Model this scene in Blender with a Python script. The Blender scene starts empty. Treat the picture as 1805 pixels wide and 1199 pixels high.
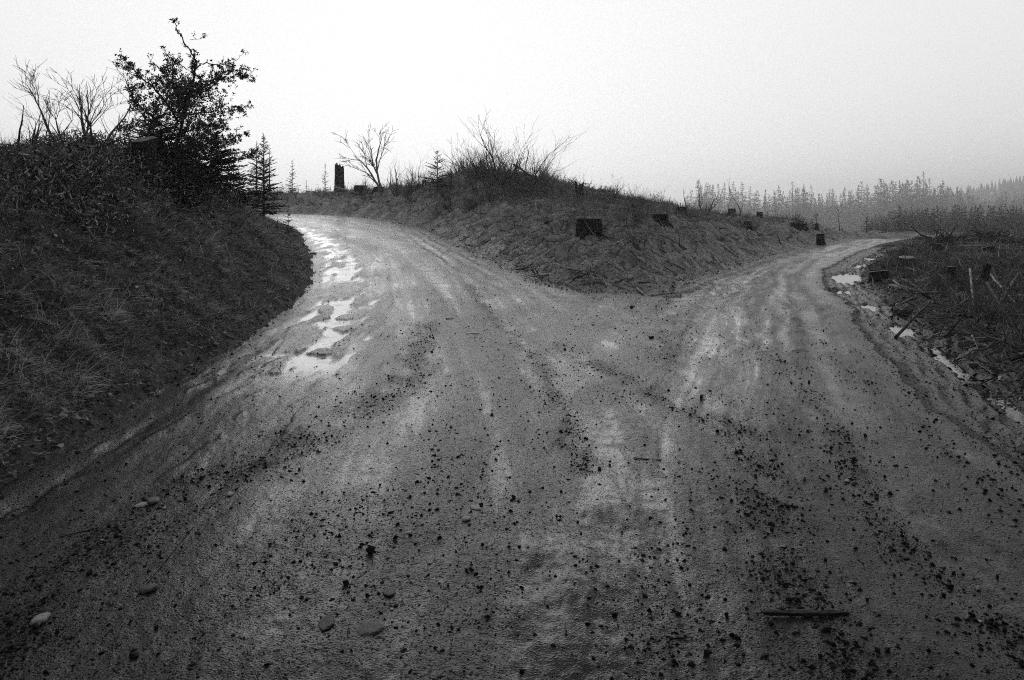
import bpy, bmesh, math, random
import numpy as np
from mathutils import Vector, Matrix, Euler

# ------------------------------------------------------------------ camera, world, light
SC = bpy.context.scene
COL = SC.collection
F = 1203.0; CX = 902.5; HZ = 380.0; CAMH = 1.6       # pixels of the 1805x1199 photograph
cam_d = bpy.data.cameras.new("camera"); cam = bpy.data.objects.new("camera", cam_d); COL.objects.link(cam)
cam.location = (0, 0, CAMH); cam.rotation_euler = (math.radians(90), 0, 0)
cam_d.sensor_width = 36; cam_d.lens = 36 * F / 1805; cam_d.shift_y = -(599.5 - HZ) / 1805
cam_d.clip_start = 0.05; cam_d.clip_end = 8000
SC.camera = cam
SC.view_settings.view_transform = 'Standard'; SC.view_settings.look = 'None'
SC.view_settings.exposure = 0.28; SC.view_settings.gamma = 1.0
SC.view_settings.use_curve_mapping = False

SUN_AZ = math.radians(-9); SUN_EL = math.radians(10)   # azimuth from +Y towards +X
sun_dir = Vector((math.sin(SUN_AZ) * math.cos(SUN_EL), math.cos(SUN_AZ) * math.cos(SUN_EL), math.sin(SUN_EL)))
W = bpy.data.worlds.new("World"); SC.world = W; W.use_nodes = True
nt = W.node_tree; N = nt.nodes; L = nt.links; N.clear()
def nd(t, **k):
    n = N.new(t)
    for a, b in k.items(): setattr(n, a, b)
    return n
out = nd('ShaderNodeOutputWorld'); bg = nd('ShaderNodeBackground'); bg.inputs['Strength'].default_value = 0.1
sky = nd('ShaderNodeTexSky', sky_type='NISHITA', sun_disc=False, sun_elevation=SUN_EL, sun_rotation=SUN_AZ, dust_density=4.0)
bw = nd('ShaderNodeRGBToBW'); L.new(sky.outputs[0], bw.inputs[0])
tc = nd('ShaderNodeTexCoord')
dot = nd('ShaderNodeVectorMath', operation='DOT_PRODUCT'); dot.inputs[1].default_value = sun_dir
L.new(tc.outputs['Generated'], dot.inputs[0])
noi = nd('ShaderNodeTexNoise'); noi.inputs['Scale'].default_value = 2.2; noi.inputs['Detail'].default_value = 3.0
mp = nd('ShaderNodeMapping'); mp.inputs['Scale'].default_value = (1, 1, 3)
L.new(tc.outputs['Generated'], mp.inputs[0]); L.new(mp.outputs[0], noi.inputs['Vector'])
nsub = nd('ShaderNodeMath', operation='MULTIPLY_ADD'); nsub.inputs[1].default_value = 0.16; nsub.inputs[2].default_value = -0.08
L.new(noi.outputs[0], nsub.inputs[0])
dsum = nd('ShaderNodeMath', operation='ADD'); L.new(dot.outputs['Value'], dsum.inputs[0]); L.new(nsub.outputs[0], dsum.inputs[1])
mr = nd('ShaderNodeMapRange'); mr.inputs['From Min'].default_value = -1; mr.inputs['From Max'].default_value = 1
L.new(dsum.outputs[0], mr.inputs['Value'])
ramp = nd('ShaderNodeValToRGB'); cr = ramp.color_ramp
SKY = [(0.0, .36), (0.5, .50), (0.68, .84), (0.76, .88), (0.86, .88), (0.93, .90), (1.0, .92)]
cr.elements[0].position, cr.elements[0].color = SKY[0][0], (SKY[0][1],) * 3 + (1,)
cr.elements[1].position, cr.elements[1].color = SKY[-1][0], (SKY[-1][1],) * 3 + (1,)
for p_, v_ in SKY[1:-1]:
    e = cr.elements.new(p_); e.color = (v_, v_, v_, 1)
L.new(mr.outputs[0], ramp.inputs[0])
sep = nd('ShaderNodeSeparateXYZ'); L.new(tc.outputs['Generated'], sep.inputs[0])     # dimming added to the unseen sky overhead, to darken the foreground
upper_dim = nd('ShaderNodeMapRange', interpolation_type='SMOOTHSTEP'); upper_dim.inputs['From Min'].default_value = .29; upper_dim.inputs['From Max'].default_value = .46
upper_dim.inputs['To Min'].default_value = 8.7; upper_dim.inputs['To Max'].default_value = 3.3; L.new(sep.outputs['Z'], upper_dim.inputs['Value'])
mul = nd('ShaderNodeMath', operation='MULTIPLY'); L.new(upper_dim.outputs[0], mul.inputs[1]); L.new(ramp.outputs[0], mul.inputs[0])
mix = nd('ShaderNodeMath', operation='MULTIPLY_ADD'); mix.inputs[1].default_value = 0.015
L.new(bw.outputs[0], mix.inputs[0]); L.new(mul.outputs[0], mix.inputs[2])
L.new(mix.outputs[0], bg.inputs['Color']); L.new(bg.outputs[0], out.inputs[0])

sd = bpy.data.lights.new("sun", 'SUN'); sd.energy = 0.95; sd.angle = math.radians(50); sd.color = (1, 1, 1)
sun = bpy.data.objects.new("sun", sd); COL.objects.link(sun)
sun.rotation_euler = (-sun_dir).to_track_quat('-Z', 'Y').to_euler(); sun.location = (0, 0, 30)

# ------------------------------------------------------------------ numeric helpers
def P3(px, py, y): return np.array([(px - CX) / F * y, y, CAMH - (py - HZ) / F * y])
_perm = np.random.RandomState(7).permutation(1024)
_gr = np.random.RandomState(8).uniform(0, 2 * np.pi, 1024); _gx = np.cos(_gr); _gy = np.sin(_gr)
def noise(x, y, seed=0):
    xi = np.floor(x).astype(np.int64); yi = np.floor(y).astype(np.int64); xf = x - xi; yf = y - yi
    u = xf * xf * xf * (xf * (xf * 6 - 15) + 10); v = yf * yf * yf * (yf * (yf * 6 - 15) + 10)
    def g(a, b, fx, fy):
        h = _perm[(_perm[(a + seed * 37) & 1023] + b + seed * 91) & 1023]
        return _gx[h] * fx + _gy[h] * fy
    a = g(xi, yi, xf, yf); b = g(xi + 1, yi, xf - 1, yf); c = g(xi, yi + 1, xf, yf - 1); d = g(xi + 1, yi + 1, xf - 1, yf - 1)
    return ((a + (b - a) * u) * (1 - v) + (c + (d - c) * u) * v) * 1.5
def fbm(x, y, o=4, seed=0, gain=.5):
    s = 0; a = 1.0
    for i in range(o):
        s = s + a * noise(x * 2 ** i, y * 2 ** i, seed + i); a *= gain
    return s
def sm(x, a, b):
    t = np.clip((x - a) / (b - a), 0, 1); return t * t * (3 - 2 * t)
def catmull(p, n=5, closed=False):
    p = np.array(p, float); out = []; m = len(p)
    rng_ = range(m) if closed else range(m - 1)
    for i in rng_:
        if closed: a, b, c, d = p[(i - 1) % m], p[i], p[(i + 1) % m], p[(i + 2) % m]
        else: a, b, c, d = p[max(i - 1, 0)], p[i], p[i + 1], p[min(i + 2, m - 1)]
        for k in range(n):
            t = k / n
            out.append(.5 * (2 * b + (c - a) * t + (2 * a - 5 * b + 4 * c - d) * t * t + (3 * b - a - 3 * c + d) * t ** 3))
    if not closed: out.append(p[-1])
    return np.array(out)
def polydist(x, y, pl, closed=False):
    """distance, signed side (+ = right of the direction of travel) to a polyline"""
    best = np.full(x.shape, 1e9); side = np.ones(x.shape)
    m = len(pl); K = m if closed else m - 1
    for i in range(K):
        a = pl[i]; b = pl[(i + 1) % m]; ab = b - a; l2 = ab @ ab
        if l2 < 1e-9: continue
        t = np.clip(((x - a[0]) * ab[0] + (y - a[1]) * ab[1]) / l2, 0, 1)
        dx = x - a[0] - t * ab[0]; dy = y - a[1] - t * ab[1]; d = dx * dx + dy * dy
        w = d < best; best = np.where(w, d, best)
        side = np.where(w, np.sign((x - a[0]) * ab[1] - (y - a[1]) * ab[0]), side)
    return np.sqrt(best), side
def inside(x, y, pg):
    r = np.zeros(x.shape, bool); m = len(pg)
    for i in range(m):
        x0, y0 = pg[i]; x1, y1 = pg[(i + 1) % m]
        if y0 == y1: continue
        c = ((y0 > y) != (y1 > y)) & (x < (x1 - x0) * (y - y0) / (y1 - y0) + x0)
        r ^= c
    return r

# ------------------------------------------------------------------ terrain definition
E_LEFT = [(-2.9, -8), (-2.95, 0), (-3.0, 4), (-3.08, 4.9), (-3.2, 6.4), (-3.4, 8.7), (-3.75, 11.6), (-4.4, 15.2), (-6.35, 21.1), (-9.5, 29), (-14, 33.6), (-22, 36.5), (-36, 38)]
E_LR = [(-36, 44), (-22, 42.8), (-13, 39.2), (-8.1, 34.6), (-3.7, 27.6), (-1.9, 22), (-0.6, 17.7), (0.65, 14.0), (1.7, 13.2), (2.5, 13.5)]
E_RL = [(3.3, 14.3), (4.9, 17.5), (8.5, 24), (13, 31.5), (17.5, 38.5), (24, 48), (28, 52), (36, 57), (46, 61)]
E_RR = [(49, 57.5), (37, 53), (29, 48.5), (22, 40), (16.5, 32), (9.9, 21.4), (7.8, 17.2), (5.87, 12), (4.56, 8.75), (3.6, 6), (3.27, 4.7), (3.1, 2.5), (3.0, -8)]
RLP = catmull([(2.5, 13.5)] + E_RL, 4); LRP = catmull(E_LR, 4)
ROAD = np.concatenate([catmull(E_LEFT, 4), catmull(E_LR, 4), catmull(E_RL, 4), catmull(E_RR, 4)])
CLL = catmull([(0.2, -6), (0.2, 0), (0.1, 3.5), (-0.15, 6), (-0.65, 9), (-1.5, 13.5), (-3.2, 20.5), (-6.7, 28), (-11.2, 34.6), (-20, 39.4), (-36, 41)], 4)
CLR = catmull([(1.0, -6), (1.1, 1), (1.7, 4.7), (2.5, 6.8), (3.4, 9.3), (5.2, 14), (8.0, 20.2), (13.5, 29.5), (20, 39.6), (27, 49.4), (38, 55.5), (48, 59)], 4)
DITCH = catmull([(3.45, 2.0), (3.75, 4.2), (4.25, 5.66), (5.0, 7.85), (5.75, 10), (7.0, 13.5), (9.1, 18.3), (10.9, 21.5), (14.6, 27.5), (19, 33.5)], 4)
PUDDLES = [  # x, y, half length, half width, angle of the long axis
    (9.1, 18.4, 1.55, .42, 60), (11.6, 22.6, 1.3, .22, 58), (14.3, 27.0, 1.8, .25, 56), (5.72, 10.0, .5, .16, 66), (5.02, 7.8, .95, .12, 68),
    (4.28, 5.75, .9, .08, 70), (3.85, 4.4, .5, .06, 74), (6.55, 12.5, .4, .12, 66), (7.15, 14.9, .5, .2, 60)]
PUD_Z = -0.088
LEFTWET = catmull([(-2.2, 5.0), (-2.3, 7.5), (-2.75, 10.5), (-3.45, 14), (-4.75, 18.5), (-6.3, 22.5), (-8.8, 28)], 4)
RIM_L = catmull([(-2.7, 1.5), (-2.72, 4), (-2.9, 6.4), (-3.1, 8.7), (-3.45, 11.6)], 4)
GRAVEL = [ # polyline, half width, strength
    ([(-1.75, 1.2), (-1.9, 2.4), (-1.98, 3.7), (-1.72, 4.3), (-1.35, 5.4), (-1.0, 7), (-1.3, 10)], .24, 1.0),
    ([(.45, 4.2), (.41, 5.1), (.3, 7.4), (-.19, 10.1), (-.9, 14)], .14, .9),
    ([(.55, 8.4), (1.1, 6.6), (1.7, 4.9), (1.56, 4.28), (1.23, 3.1), (1.1, 1.5)], .17, .9),
    ([(3.0, 7.6), (2.43, 5.06), (1.95, 3.56), (1.9, 2.2)], .15, .7),
    ([(2.8, 12.5), (2.1, 9), (1.7, 7.6)], .35, .6),
    ([(2.2, 10), (3.6, 12.2), (5.2, 15.5), (7.5, 19)], .5, .5),
    ([(4.4, 10.5), (3.7, 8), (3.15, 5.6), (2.7, 3.5)], .16, .5)]
GRAVEL = [(catmull(a, 3), b, c) for a, b, c in GRAVEL]
ctrl = [P3(*a) for a in [(0, 300, 9.3), (100, 298, 10), (200, 305, 11), (300, 312, 13), (400, 335, 16.5), (455, 360, 21), (488, 378, 27), (-200, 290, 8.5),
    (1037, 398, 18), (955, 402, 17.5), (900, 408, 19), (1162, 402, 20.6), (1118, 384, 27), (1200, 387, 28), (1247, 400, 30), (1320, 412, 35), (1408, 403, 40), (1490, 412, 48),
    (1400, 396, 48), (1300, 386, 44), (1200, 376, 36), (1100, 364, 31), (1000, 352, 29), (930, 342, 29), (860, 322, 30), (800, 316, 31), (740, 336, 33),
    (680, 342, 37), (620, 346, 42), (560, 350, 48), (500, 352, 54), (430, 352, 58), (820, 372, 25), (760, 375, 28.5), (1060, 430, 16), (880, 352, 27), (960, 372, 23)]]
ctrl += [np.array(a, float) for a in [(-12, 10, 2.7), (-12, 18, 2.75), (-20, 12, 2.9), (-20, 24, 2.9), (-30, 15, 3.0), (-30, 32, 2.9), (-10, 0, 2.6), (-20, 0, 3.0), (-8, -8, 2.6), (-25, 60, 3.2), (-50, 45, 3),
    (-50, 10, 4), (0, 45, 2.9), (0, 60, 2), (12, 50, 1.0), (20, 60, .2), (-12, 70, 1.8), (-40, 85, 2), (0, 90, 0), (40, 90, -.6), (70, 60, -.5),
    (5.0, 5.0, .2), (6.2, 7.5, .22), (8, 10, .18), (9, 14, .05), (12, 18, -.02), (16, 26, -.02), (22, 34, -.02), (10, 7, .4), (14, 12, .25), (20, 20, .1), (24, 28, .12), (30, 42, .15), (35, 50, .1), (26, 44, .0),
    (50, 50, -.1), (50, 20, .5), (30, 5, .8), (12, 0, .6), (6, 0, .3), (14, -8, .6), (0, -40, .5), (-40, -30, 3), (40, -30, 1)]]
ctrl = np.array(ctrl)
def _U(r2): return np.where(r2 > 1e-12, r2 * np.log(r2 + 1e-12), 0) * .5
_n = len(ctrl); _K = _U(((ctrl[:, None, :2] - ctrl[None, :, :2]) ** 2).sum(-1)) + np.eye(_n) * .6
_A = np.zeros((_n + 3, _n + 3)); _A[:_n, :_n] = _K; _A[:_n, _n] = 1; _A[:_n, _n + 1:] = ctrl[:, :2]; _A[_n, :_n] = 1; _A[_n + 1:, :_n] = ctrl[:, :2].T
_w = np.linalg.solve(_A, np.concatenate([ctrl[:, 2], np.zeros(3)]))
def tps(x, y):
    s = _w[_n] + _w[_n + 1] * x + _w[_n + 2] * y
    for i in range(_n): s = s + _w[i] * _U((x - ctrl[i, 0]) ** 2 + (y - ctrl[i, 1]) ** 2)
    return s
def roadz(x, y):
    s = sm((5 - (x - .15 * (y - 10))) / 6, 0, 1)
    k = y - 10; k = np.where(k > 0, np.sqrt(k * k + 1.5) - .9, np.exp(np.minimum(k, 0)) * 0.32)
    z = np.minimum(.065 * k, 1.8); z = np.where(z > 1.3, 1.3 + .5 * np.tanh((.065 * k - 1.3) / .5), .065 * k)
    rf = np.maximum(y - 47, 0) * -.075 * sm(x, 5, 20)
    return z * s + rf
def terrain(x, y, micro=True):
    """height plus masks; x, y flat arrays"""
    r = np.hypot(x, y); H = np.zeros(x.shape); M = {k: np.zeros(x.shape) for k in ('road', 'wet', 'gravel', 'd', 'shoulder', 'pale', 'zone')}
    near = r < 95
    xn, yn = x[near], y[near]
    d, _ = polydist(xn, yn, ROAD, True); d = np.where(inside(xn, yn, ROAD), -d, d)
    dl, sl = polydist(xn, yn, CLL); ul = dl * sl
    dr, sr = polydist(xn, yn, CLR); ur = dr * sr
    dd, sdd = polydist(xn, yn, DITCH)
    d = d + (.10 + .16 * np.exp(-((xn - 2.5) ** 2 + (yn - 13.8) ** 2) / 9)) * fbm(xn * .9, yn * .9, 3, 40) + .03 * fbm(xn * 5, yn * 5, 2, 44)
    left = (ul < 0) & ~((ul > 0) & (ur < 0)); right = ur > 0; wedge = ~left & ~right
    w = np.where(left, 3.6, np.where(right, 1.8, 3.4))
    dL, _ = polydist(xn, yn, LRP); dR, _ = polydist(xn, yn, RLP); qw = np.clip(np.minimum(dL / (3.4 + 2.4 * (1 - sm(yn, 19, 25))), dR / 2.3), 0, 1) * (d > 0)
    q = np.where(wedge, np.minimum(qw, np.clip(d / 1.2, 0, 1)), np.clip(d / w, 0, 1)); t = np.sin(q * np.pi / 2) ** np.where(wedge, 1.15, 1.05)
    kd = (1 - sm(yn, 30, 36)) * right
    t = t * (1 - kd) + kd * sm(dd * sdd, .1, 1.9)
    land = tps(xn, yn)
    land = land + .16 * fbm(xn * .35, yn * .35, 3, 3) * sm(d, .5, 3)
    z = roadz(xn, yn); z = z * (1 - t) + land * t
    # lumps of the banks
    b = sm(d, .0, .9)
    z = z + b * (.10 * fbm(xn * .9, yn * .9, 4, 11) + .055 * fbm(xn * 3.4, yn * 3.4, 3, 15)) * np.where(right, np.where(dd * sdd > .2, .8, .25), np.where(wedge, 1.5, 1.1))
    z = z + np.where(wedge, sm(d, .2, 1.2) * .05 * noise((xn * .8 - yn * .25) * 2.2, (xn * .25 + yn) * .6, 61), 0)
    rg = 1 - np.abs(noise(xn * .55 + 3, yn * .55, 91)) * 2; rg2 = 1 - np.abs(noise(xn * 1.7, yn * 1.7, 92)) * 2
    z = z + sm(d, .3, 1.6) * np.where(wedge, 1, .6) * np.where(right, .5, 1) * (.11 * rg + .05 * rg2)
    pr_ = 1 - np.abs(noise((.45 * xn + .9 * yn) * 1.5 + .5 * noise(xn * .8, yn * .8, 97), (.9 * xn - .45 * yn) * .3, 96)) * 2
    z = z + np.where(wedge, sm(d, .2, 1.0) * .10 * pr_, 0) + np.where(left, sm(d, .2, 1.2) * .06 * (1 - np.abs(noise(xn * 2.6, yn * 2.2, 98)) * 2), 0)
    # rough strip and ditch at the right
    M['shoulder'][near] = np.where(right & (d > -.1) & (yn < 34), sm(d, -.05, .2) * (1 - sm(dd, .15, .6) * (d > .6)), 0)
    M['shoulder'][near] += np.where(wedge, .75 * (1 - sm(d, .6, 2.6)) * np.clip(.6 + noise(xn, yn, 93), 0, 1), 0)
    M['pale'][near] = np.where(wedge, 1 - .5 * sm(d, 3, 7), 0)
    z = z - kd * (.03 * sm(d, 0, .3) * (1 - sm(dd * sdd, .1, .7)) + .035 * np.exp(-(dd / .3) ** 2))
    st = right & (d > 0) & (d < 1.3)
    z = z + st * sm(d, 0, .12) * .028 * np.sin(d * 2 * np.pi / .17) * sm(-dd, -.9, -.1)
    for (ax, ay, hl, hw, an) in PUDDLES:
        ca, sa = math.cos(math.radians(an)), math.sin(math.radians(an))
        u = ((xn - ax) * ca + (yn - ay) * sa) / hl; v = (-(xn - ax) * sa + (yn - ay) * ca) / hw
        rr = np.sqrt(u * u + v * v) + .35 * fbm(xn * 3, yn * 3, 3, 71)
        k = 1 - sm(rr, .6, 1.5); z = z * (1 - k) + (PUD_Z - .05) * k
    # road relief
    ins = 1 - sm(d, -.25, .15)
    ft = 1 / (1 + np.maximum(dl, 0) ** 2 / 3); fr = 1 / (1 + dr ** 2 / 3)
    wob = .12 * fbm(xn * .5, yn * .25, 3, 20)
    def berm(u): return np.exp(-((np.abs(u + wob) - 1.1) / .11) ** 2)
    z = z + ins * .016 * (berm(ul) * ft + berm(ur) * fr) * np.clip(.4 + noise(xn * 2.2, yn * .8, 95), 0, 1)
    def tread(u): return np.exp(-((np.abs(u + wob) - .74) / .24) ** 2)
    tl = tread(ul); tr = tread(ur); z = z - ins * (.022 * tl * ft + .022 * tr * fr)
    z = z + ins * (.012 * fbm(xn * .7, yn * .7, 3, 25) + .006 * fbm(xn * 4, yn * 3, 3, 28))
    z = z + ins * .0022 * fbm(xn * 22, yn * 18, 2, 32) * (r[near] < 25)
    # ridges left by tyres crossing in front of the wedge
    rt = np.exp(-((d + .9) / .7) ** 2) * (ul > .5) * (yn > 8) * (yn < 40)
    z = z + ins * rt * .012 * np.sin(d * 2 * np.pi / .32)
    rim, _ = polydist(xn, yn, RIM_L); z = z - .03 * np.exp(-((rim + .12 * noise(xn * 2.5, yn * 2.5, 79)) / .045) ** 2) * np.clip(.2 + 1.2 * noise(xn * 1.6, yn * 1.6, 77), 0, 1) + .012 * np.exp(-((rim - .18) / .1) ** 2) * np.clip(noise(xn * 1.3, yn * 1.3, 78) + .3, 0, 1)
    lw, _ = polydist(xn, yn, LEFTWET)
    wn = fbm(xn * .9, yn * .55, 4, 50); wn2 = fbm(xn * 3.5, yn * 1.6, 4, 55)
    wn3 = fbm(xn * 4.5, yn * .8, 4, 57)
    strip = (1 - sm(lw + .45 * wn3 + .15 * wn, .2, .58)) * sm(yn, 5.2, 7.4) * ins
    islands = np.zeros(xn.shape)
    for (ax, ay, rx, ry, sk) in [(-3.32, 13.2, .42, 1.15, -.1), (-2.75, 8.9, .28, .9, -.2), (-3.05, 11.2, .12, .5, -.2), (-2.3, 9.6, .2, .28, 0), (-2.2, 8.0, .16, .2, 0), (-2.55, 10.6, .14, .3, 0), (-3.0, 15.6, .2, .5, -.2), (-4.4, 17, .12, .6, -.3)]:
        q_ = np.hypot((xn - ax - sk * (yn - ay)) / rx, (yn - ay) / ry) + .45 * wn3; islands = np.maximum(islands, 1 - sm(q_, .7, 1.05))
    islands = np.maximum(islands, sm(wn3, .42, .5) * .85)
    strip = strip * (1 - islands * .85)
    z = z - .02 * strip + .012 * islands * (lw < .9) * ins
    far2 = polydist(xn, yn, catmull([(-9.5, 31.5), (-5.5, 25.2), (-3.0, 19.5)], 4))[0]
    stk = fbm(ul * 2.6 + 9, yn * .16, 4, 140, .6) * ft + fbm(ur * 2.6, yn * .16, 4, 150, .6) * fr
    z = z - ins * .012 * stk
    wet = np.clip(.5 * np.maximum(tl * ft, tr * fr) + .2 + .35 * wn + .16 * wn3 + 1.1 * stk, 0, .86)
    wet = np.maximum(wet, .75 * np.exp(-(far2 / .35) ** 2))
    edgeR = np.exp(-((d + .22) / .16) ** 2) * right * sm(yn, 9, 14); wet = np.maximum(wet, edgeR * .75)
    wet = np.maximum(wet, strip * 1.0) * ins
    g = np.zeros(xn.shape)
    for pl, hw, s_ in GRAVEL:
        q_, _ = polydist(xn, yn, pl); g = np.maximum(g, s_ * np.exp(-(q_ / hw) ** 2))
    side_g = np.clip(.25 + fbm(xn * 1.2, yn * .7, 3, 80), 0, 1) * .3
    toe, _ = polydist(xn, yn, RLP); band = (1 - sm(toe + .3 * wn, .55, .95)) * (xn > 2.6) * ins
    wet = wet * (1 - .8 * band); g = np.maximum(g, .75 * band)
    z = z + band * .02 * np.sin(toe * 2 * np.pi / .3)
    g = g * np.clip(.85 + 1.3 * fbm(xn * 4, yn * 1.6, 3, 170), 0, 1)
    g = np.clip(np.maximum(g, side_g), 0, 1) * ins * (1 - strip)
    wet = wet * (1 - .55 * g)
    H[near] = z; M['road'][near] = (d < 0); M['wet'][near] = wet; M['gravel'][near] = g; M['d'][near] = d
    M['zone'][near] = np.where(left, 1, np.where(right, 3, 2)); M['d'][~near] = 50; M['zone'][~near] = np.where(x[~near] < 0, 1, 3)
    # far land
    fz = -.018 * (np.minimum(r, 1100) - 50) + 1.2 * fbm(x * .01, y * .01, 3, 90)
    for (az, rr, hh, ww) in [(39, 1750, 66, 300), (56, 1600, 80, 420)]:
        ax, ay = rr * math.sin(math.radians(az)), rr * math.cos(math.radians(az))
        fz = fz + hh * np.exp(-((x - ax) ** 2 + (y - ay) ** 2) / ww ** 2)
    fz = np.maximum(fz, -26)
    k = sm(r, 62, 92); H = H * (1 - k) + fz * k
    return H, M
_grid = {}
def gz(x, y):
    """ground height, read off the finished ground sheet"""
    if 'H' not in _grid:
        h, _ = terrain(np.array([float(x)]), np.array([float(y)])); return float(h[0])
    Rg, tg, Hg = _grid['R'], _grid['th'], _grid['H']; r = math.hypot(x, y); a = math.atan2(x, y)
    i = int(np.clip(np.searchsorted(Rg, r) - 1, 0, len(Rg) - 2)); j = int(np.clip(np.searchsorted(tg, a) - 1, 0, len(tg) - 2))
    u = (r - Rg[i]) / (Rg[i + 1] - Rg[i]); v = (a - tg[j]) / (tg[j + 1] - tg[j])
    return float((Hg[i, j] * (1 - u) + Hg[i + 1, j] * u) * (1 - v) + (Hg[i, j + 1] * (1 - u) + Hg[i + 1, j + 1] * u) * v)

# ------------------------------------------------------------------ mesh helpers
def link(name, me, mat=None, parent=None):
    o = bpy.data.objects.new(name, me); COL.objects.link(o)
    if mat is not None and me is not None and len(me.materials) == 0: me.materials.append(mat)
    if parent is not None: o.parent = parent
    return o
def npmesh(name, V, faces, smooth=False, attrs=None):
    """faces: list of int arrays (n,3) or (n,4)"""
    me = bpy.data.meshes.new(name); V = np.asarray(V, np.float32)
    me.vertices.add(len(V)); me.vertices.foreach_set('co', V.ravel())
    li = np.concatenate([f.ravel() for f in faces]).astype(np.int32)
    tot = np.concatenate([np.full(len(f), f.shape[1], np.int32) for f in faces])
    st = np.concatenate([[0], np.cumsum(tot)[:-1]]).astype(np.int32)
    me.loops.add(len(li)); me.loops.foreach_set('vertex_index', li)
    me.polygons.add(len(tot)); me.polygons.foreach_set('loop_start', st); me.polygons.foreach_set('loop_total', tot)
    if smooth: me.polygons.foreach_set('use_smooth', np.ones(len(tot), bool))
    for k, v in (attrs or {}).items():
        a = me.attributes.new(k, 'FLOAT', 'POINT'); a.data.foreach_set('value', np.asarray(v, np.float32))
    me.update(calc_edges=True); return me
def tag(o, label=None, cat=None, group=None, kind=None):
    if label: o['label'] = label
    if cat: o['category'] = cat
    if group: o['group'] = group
    if kind: o['kind'] = kind
    return o
def empty(name, loc, rz=0.0):
    o = bpy.data.objects.new(name, None); COL.objects.link(o); o.location = loc; o.rotation_euler = (0, 0, rz); o.empty_display_size = .1; return o
class Geo:
    def __init__(s): s.V = []; s.Q = []; s.T = []; s.A = []; s.n = 0
    def add(s, v, q=None, t=None, a=0.5):
        v = np.asarray(v, float)
        s.V.append(v); s.A.append(np.broadcast_to(np.asarray(a, float), (len(v),)))
        if q is not None and len(q): s.Q.append(np.asarray(q, int) + s.n)
        if t is not None and len(t): s.T.append(np.asarray(t, int) + s.n)
        s.n += len(v)
    def mesh(s, name, smooth=False):
        fs = []
        if s.Q: fs.append(np.concatenate(s.Q))
        if s.T: fs.append(np.concatenate(s.T))
        return npmesh(name, np.concatenate(s.V), fs, smooth, {'shade': np.concatenate(s.A)})
    def tube(s, pts, rad, k=5, cap=True, a=.5):
        pts = np.asarray(pts, float); rad = np.asarray(rad, float); m = len(pts)
        tn = np.gradient(pts, axis=0); tn /= np.linalg.norm(tn, axis=1)[:, None] + 1e-9
        ref = np.array([0.31, .22, .93]) if abs(tn[0, 2]) < .8 else np.array([.93, .3, .1])
        u = np.cross(tn, ref); u /= np.linalg.norm(u, axis=1)[:, None] + 1e-9; v = np.cross(tn, u)
        an = np.arange(k) / k * 2 * np.pi
        ring = pts[:, None] + rad[:, None, None] * (np.cos(an)[None, :, None] * u[:, None] + np.sin(an)[None, :, None] * v[:, None])
        i = np.arange(m - 1)[:, None] * k; j = np.arange(k)[None]; j2 = (j + 1) % k
        q = np.stack([i + j, i + j2, i + k + j2, i + k + j], -1).reshape(-1, 4)
        V = ring.reshape(-1, 3); t = None
        if cap:
            V = np.concatenate([V, pts[-1:], pts[:1]]); c = m * k; jj = np.arange(k)
            t = np.concatenate([np.stack([(m - 1) * k + jj, (m - 1) * k + (jj + 1) % k, np.full(k, c)], -1), np.stack([(jj + 1) % k, jj, np.full(k, c + 1)], -1)])
        s.add(V, q, t, a)
def blades(P, D, Ln, Wd, bend, rs, shade, flat=False):
    """tapering two-piece blades. P base, D unit direction, bend vector added towards the tip"""
    n = len(P); S = np.cross(D, rs.normal(size=(n, 3))); S /= np.linalg.norm(S, axis=1)[:, None] + 1e-9
    Ln = Ln[:, None]; Wd = Wd[:, None]
    m = P + D * Ln * .5 + bend * Ln * .18; t = P + D * Ln * .92 + bend * Ln * .62
    V = np.stack([P - S * Wd * .5, P + S * Wd * .5, m + S * Wd * .42, m - S * Wd * .42, t], 1).reshape(-1, 3)
    b = np.arange(n)[:, None] * 5
    return V, b + np.array([[0, 1, 2, 3]]), b + np.array([[3, 2, 4]]), np.repeat(shade, 5)
def blade_obj(name, P, D, Ln, Wd, bend, rs, shade, mat):
    V, q, t, a = blades(P, D, Ln, Wd, bend, rs, shade)
    return link(name, npmesh(name, V, [q, t], False, {'shade': a}), mat)

# ------------------------------------------------------------------ materials (all greys: the photograph is monochrome)
def newmat(name):
    m = bpy.data.materials.new(name); m.use_nodes = True; t = m.node_tree; t.nodes.clear()
    o = t.nodes.new('ShaderNodeOutputMaterial'); b = t.nodes.new('ShaderNodeBsdfPrincipled'); t.links.new(b.outputs[0], o.inputs[0])
    return m, t, b
def tn(t, ty, **k):
    n = t.nodes.new(ty)
    for a, v in k.items():
        if a.startswith('i_'): n.inputs[int(a[2:])].default_value = v
        else: setattr(n, a, v)
    return n
def mth(t, op, a, b=None, c=None, clamp=False):
    n = t.nodes.new('ShaderNodeMath'); n.operation = op; n.use_clamp = clamp
    for i, v in enumerate((a, b, c)):
        if v is None: continue
        if isinstance(v, (int, float)): n.inputs[i].default_value = v
        else: t.links.new(v, n.inputs[i])
    return n.outputs[0]
def tnoise(t, vec, scale, detail=3, rough=.55):
    n = t.nodes.new('ShaderNodeTexNoise'); n.inputs['Scale'].default_value = scale; n.inputs['Detail'].default_value = detail; n.inputs['Roughness'].default_value = rough
    t.links.new(vec, n.inputs['Vector']); return n.outputs[0]
def mrange(t, v, a, b, c, d):
    n = t.nodes.new('ShaderNodeMapRange'); n.inputs[1].default_value = a; n.inputs[2].default_value = b; n.inputs[3].default_value = c; n.inputs[4].default_value = d
    t.links.new(v, n.inputs[0]); return n.outputs[0]
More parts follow.
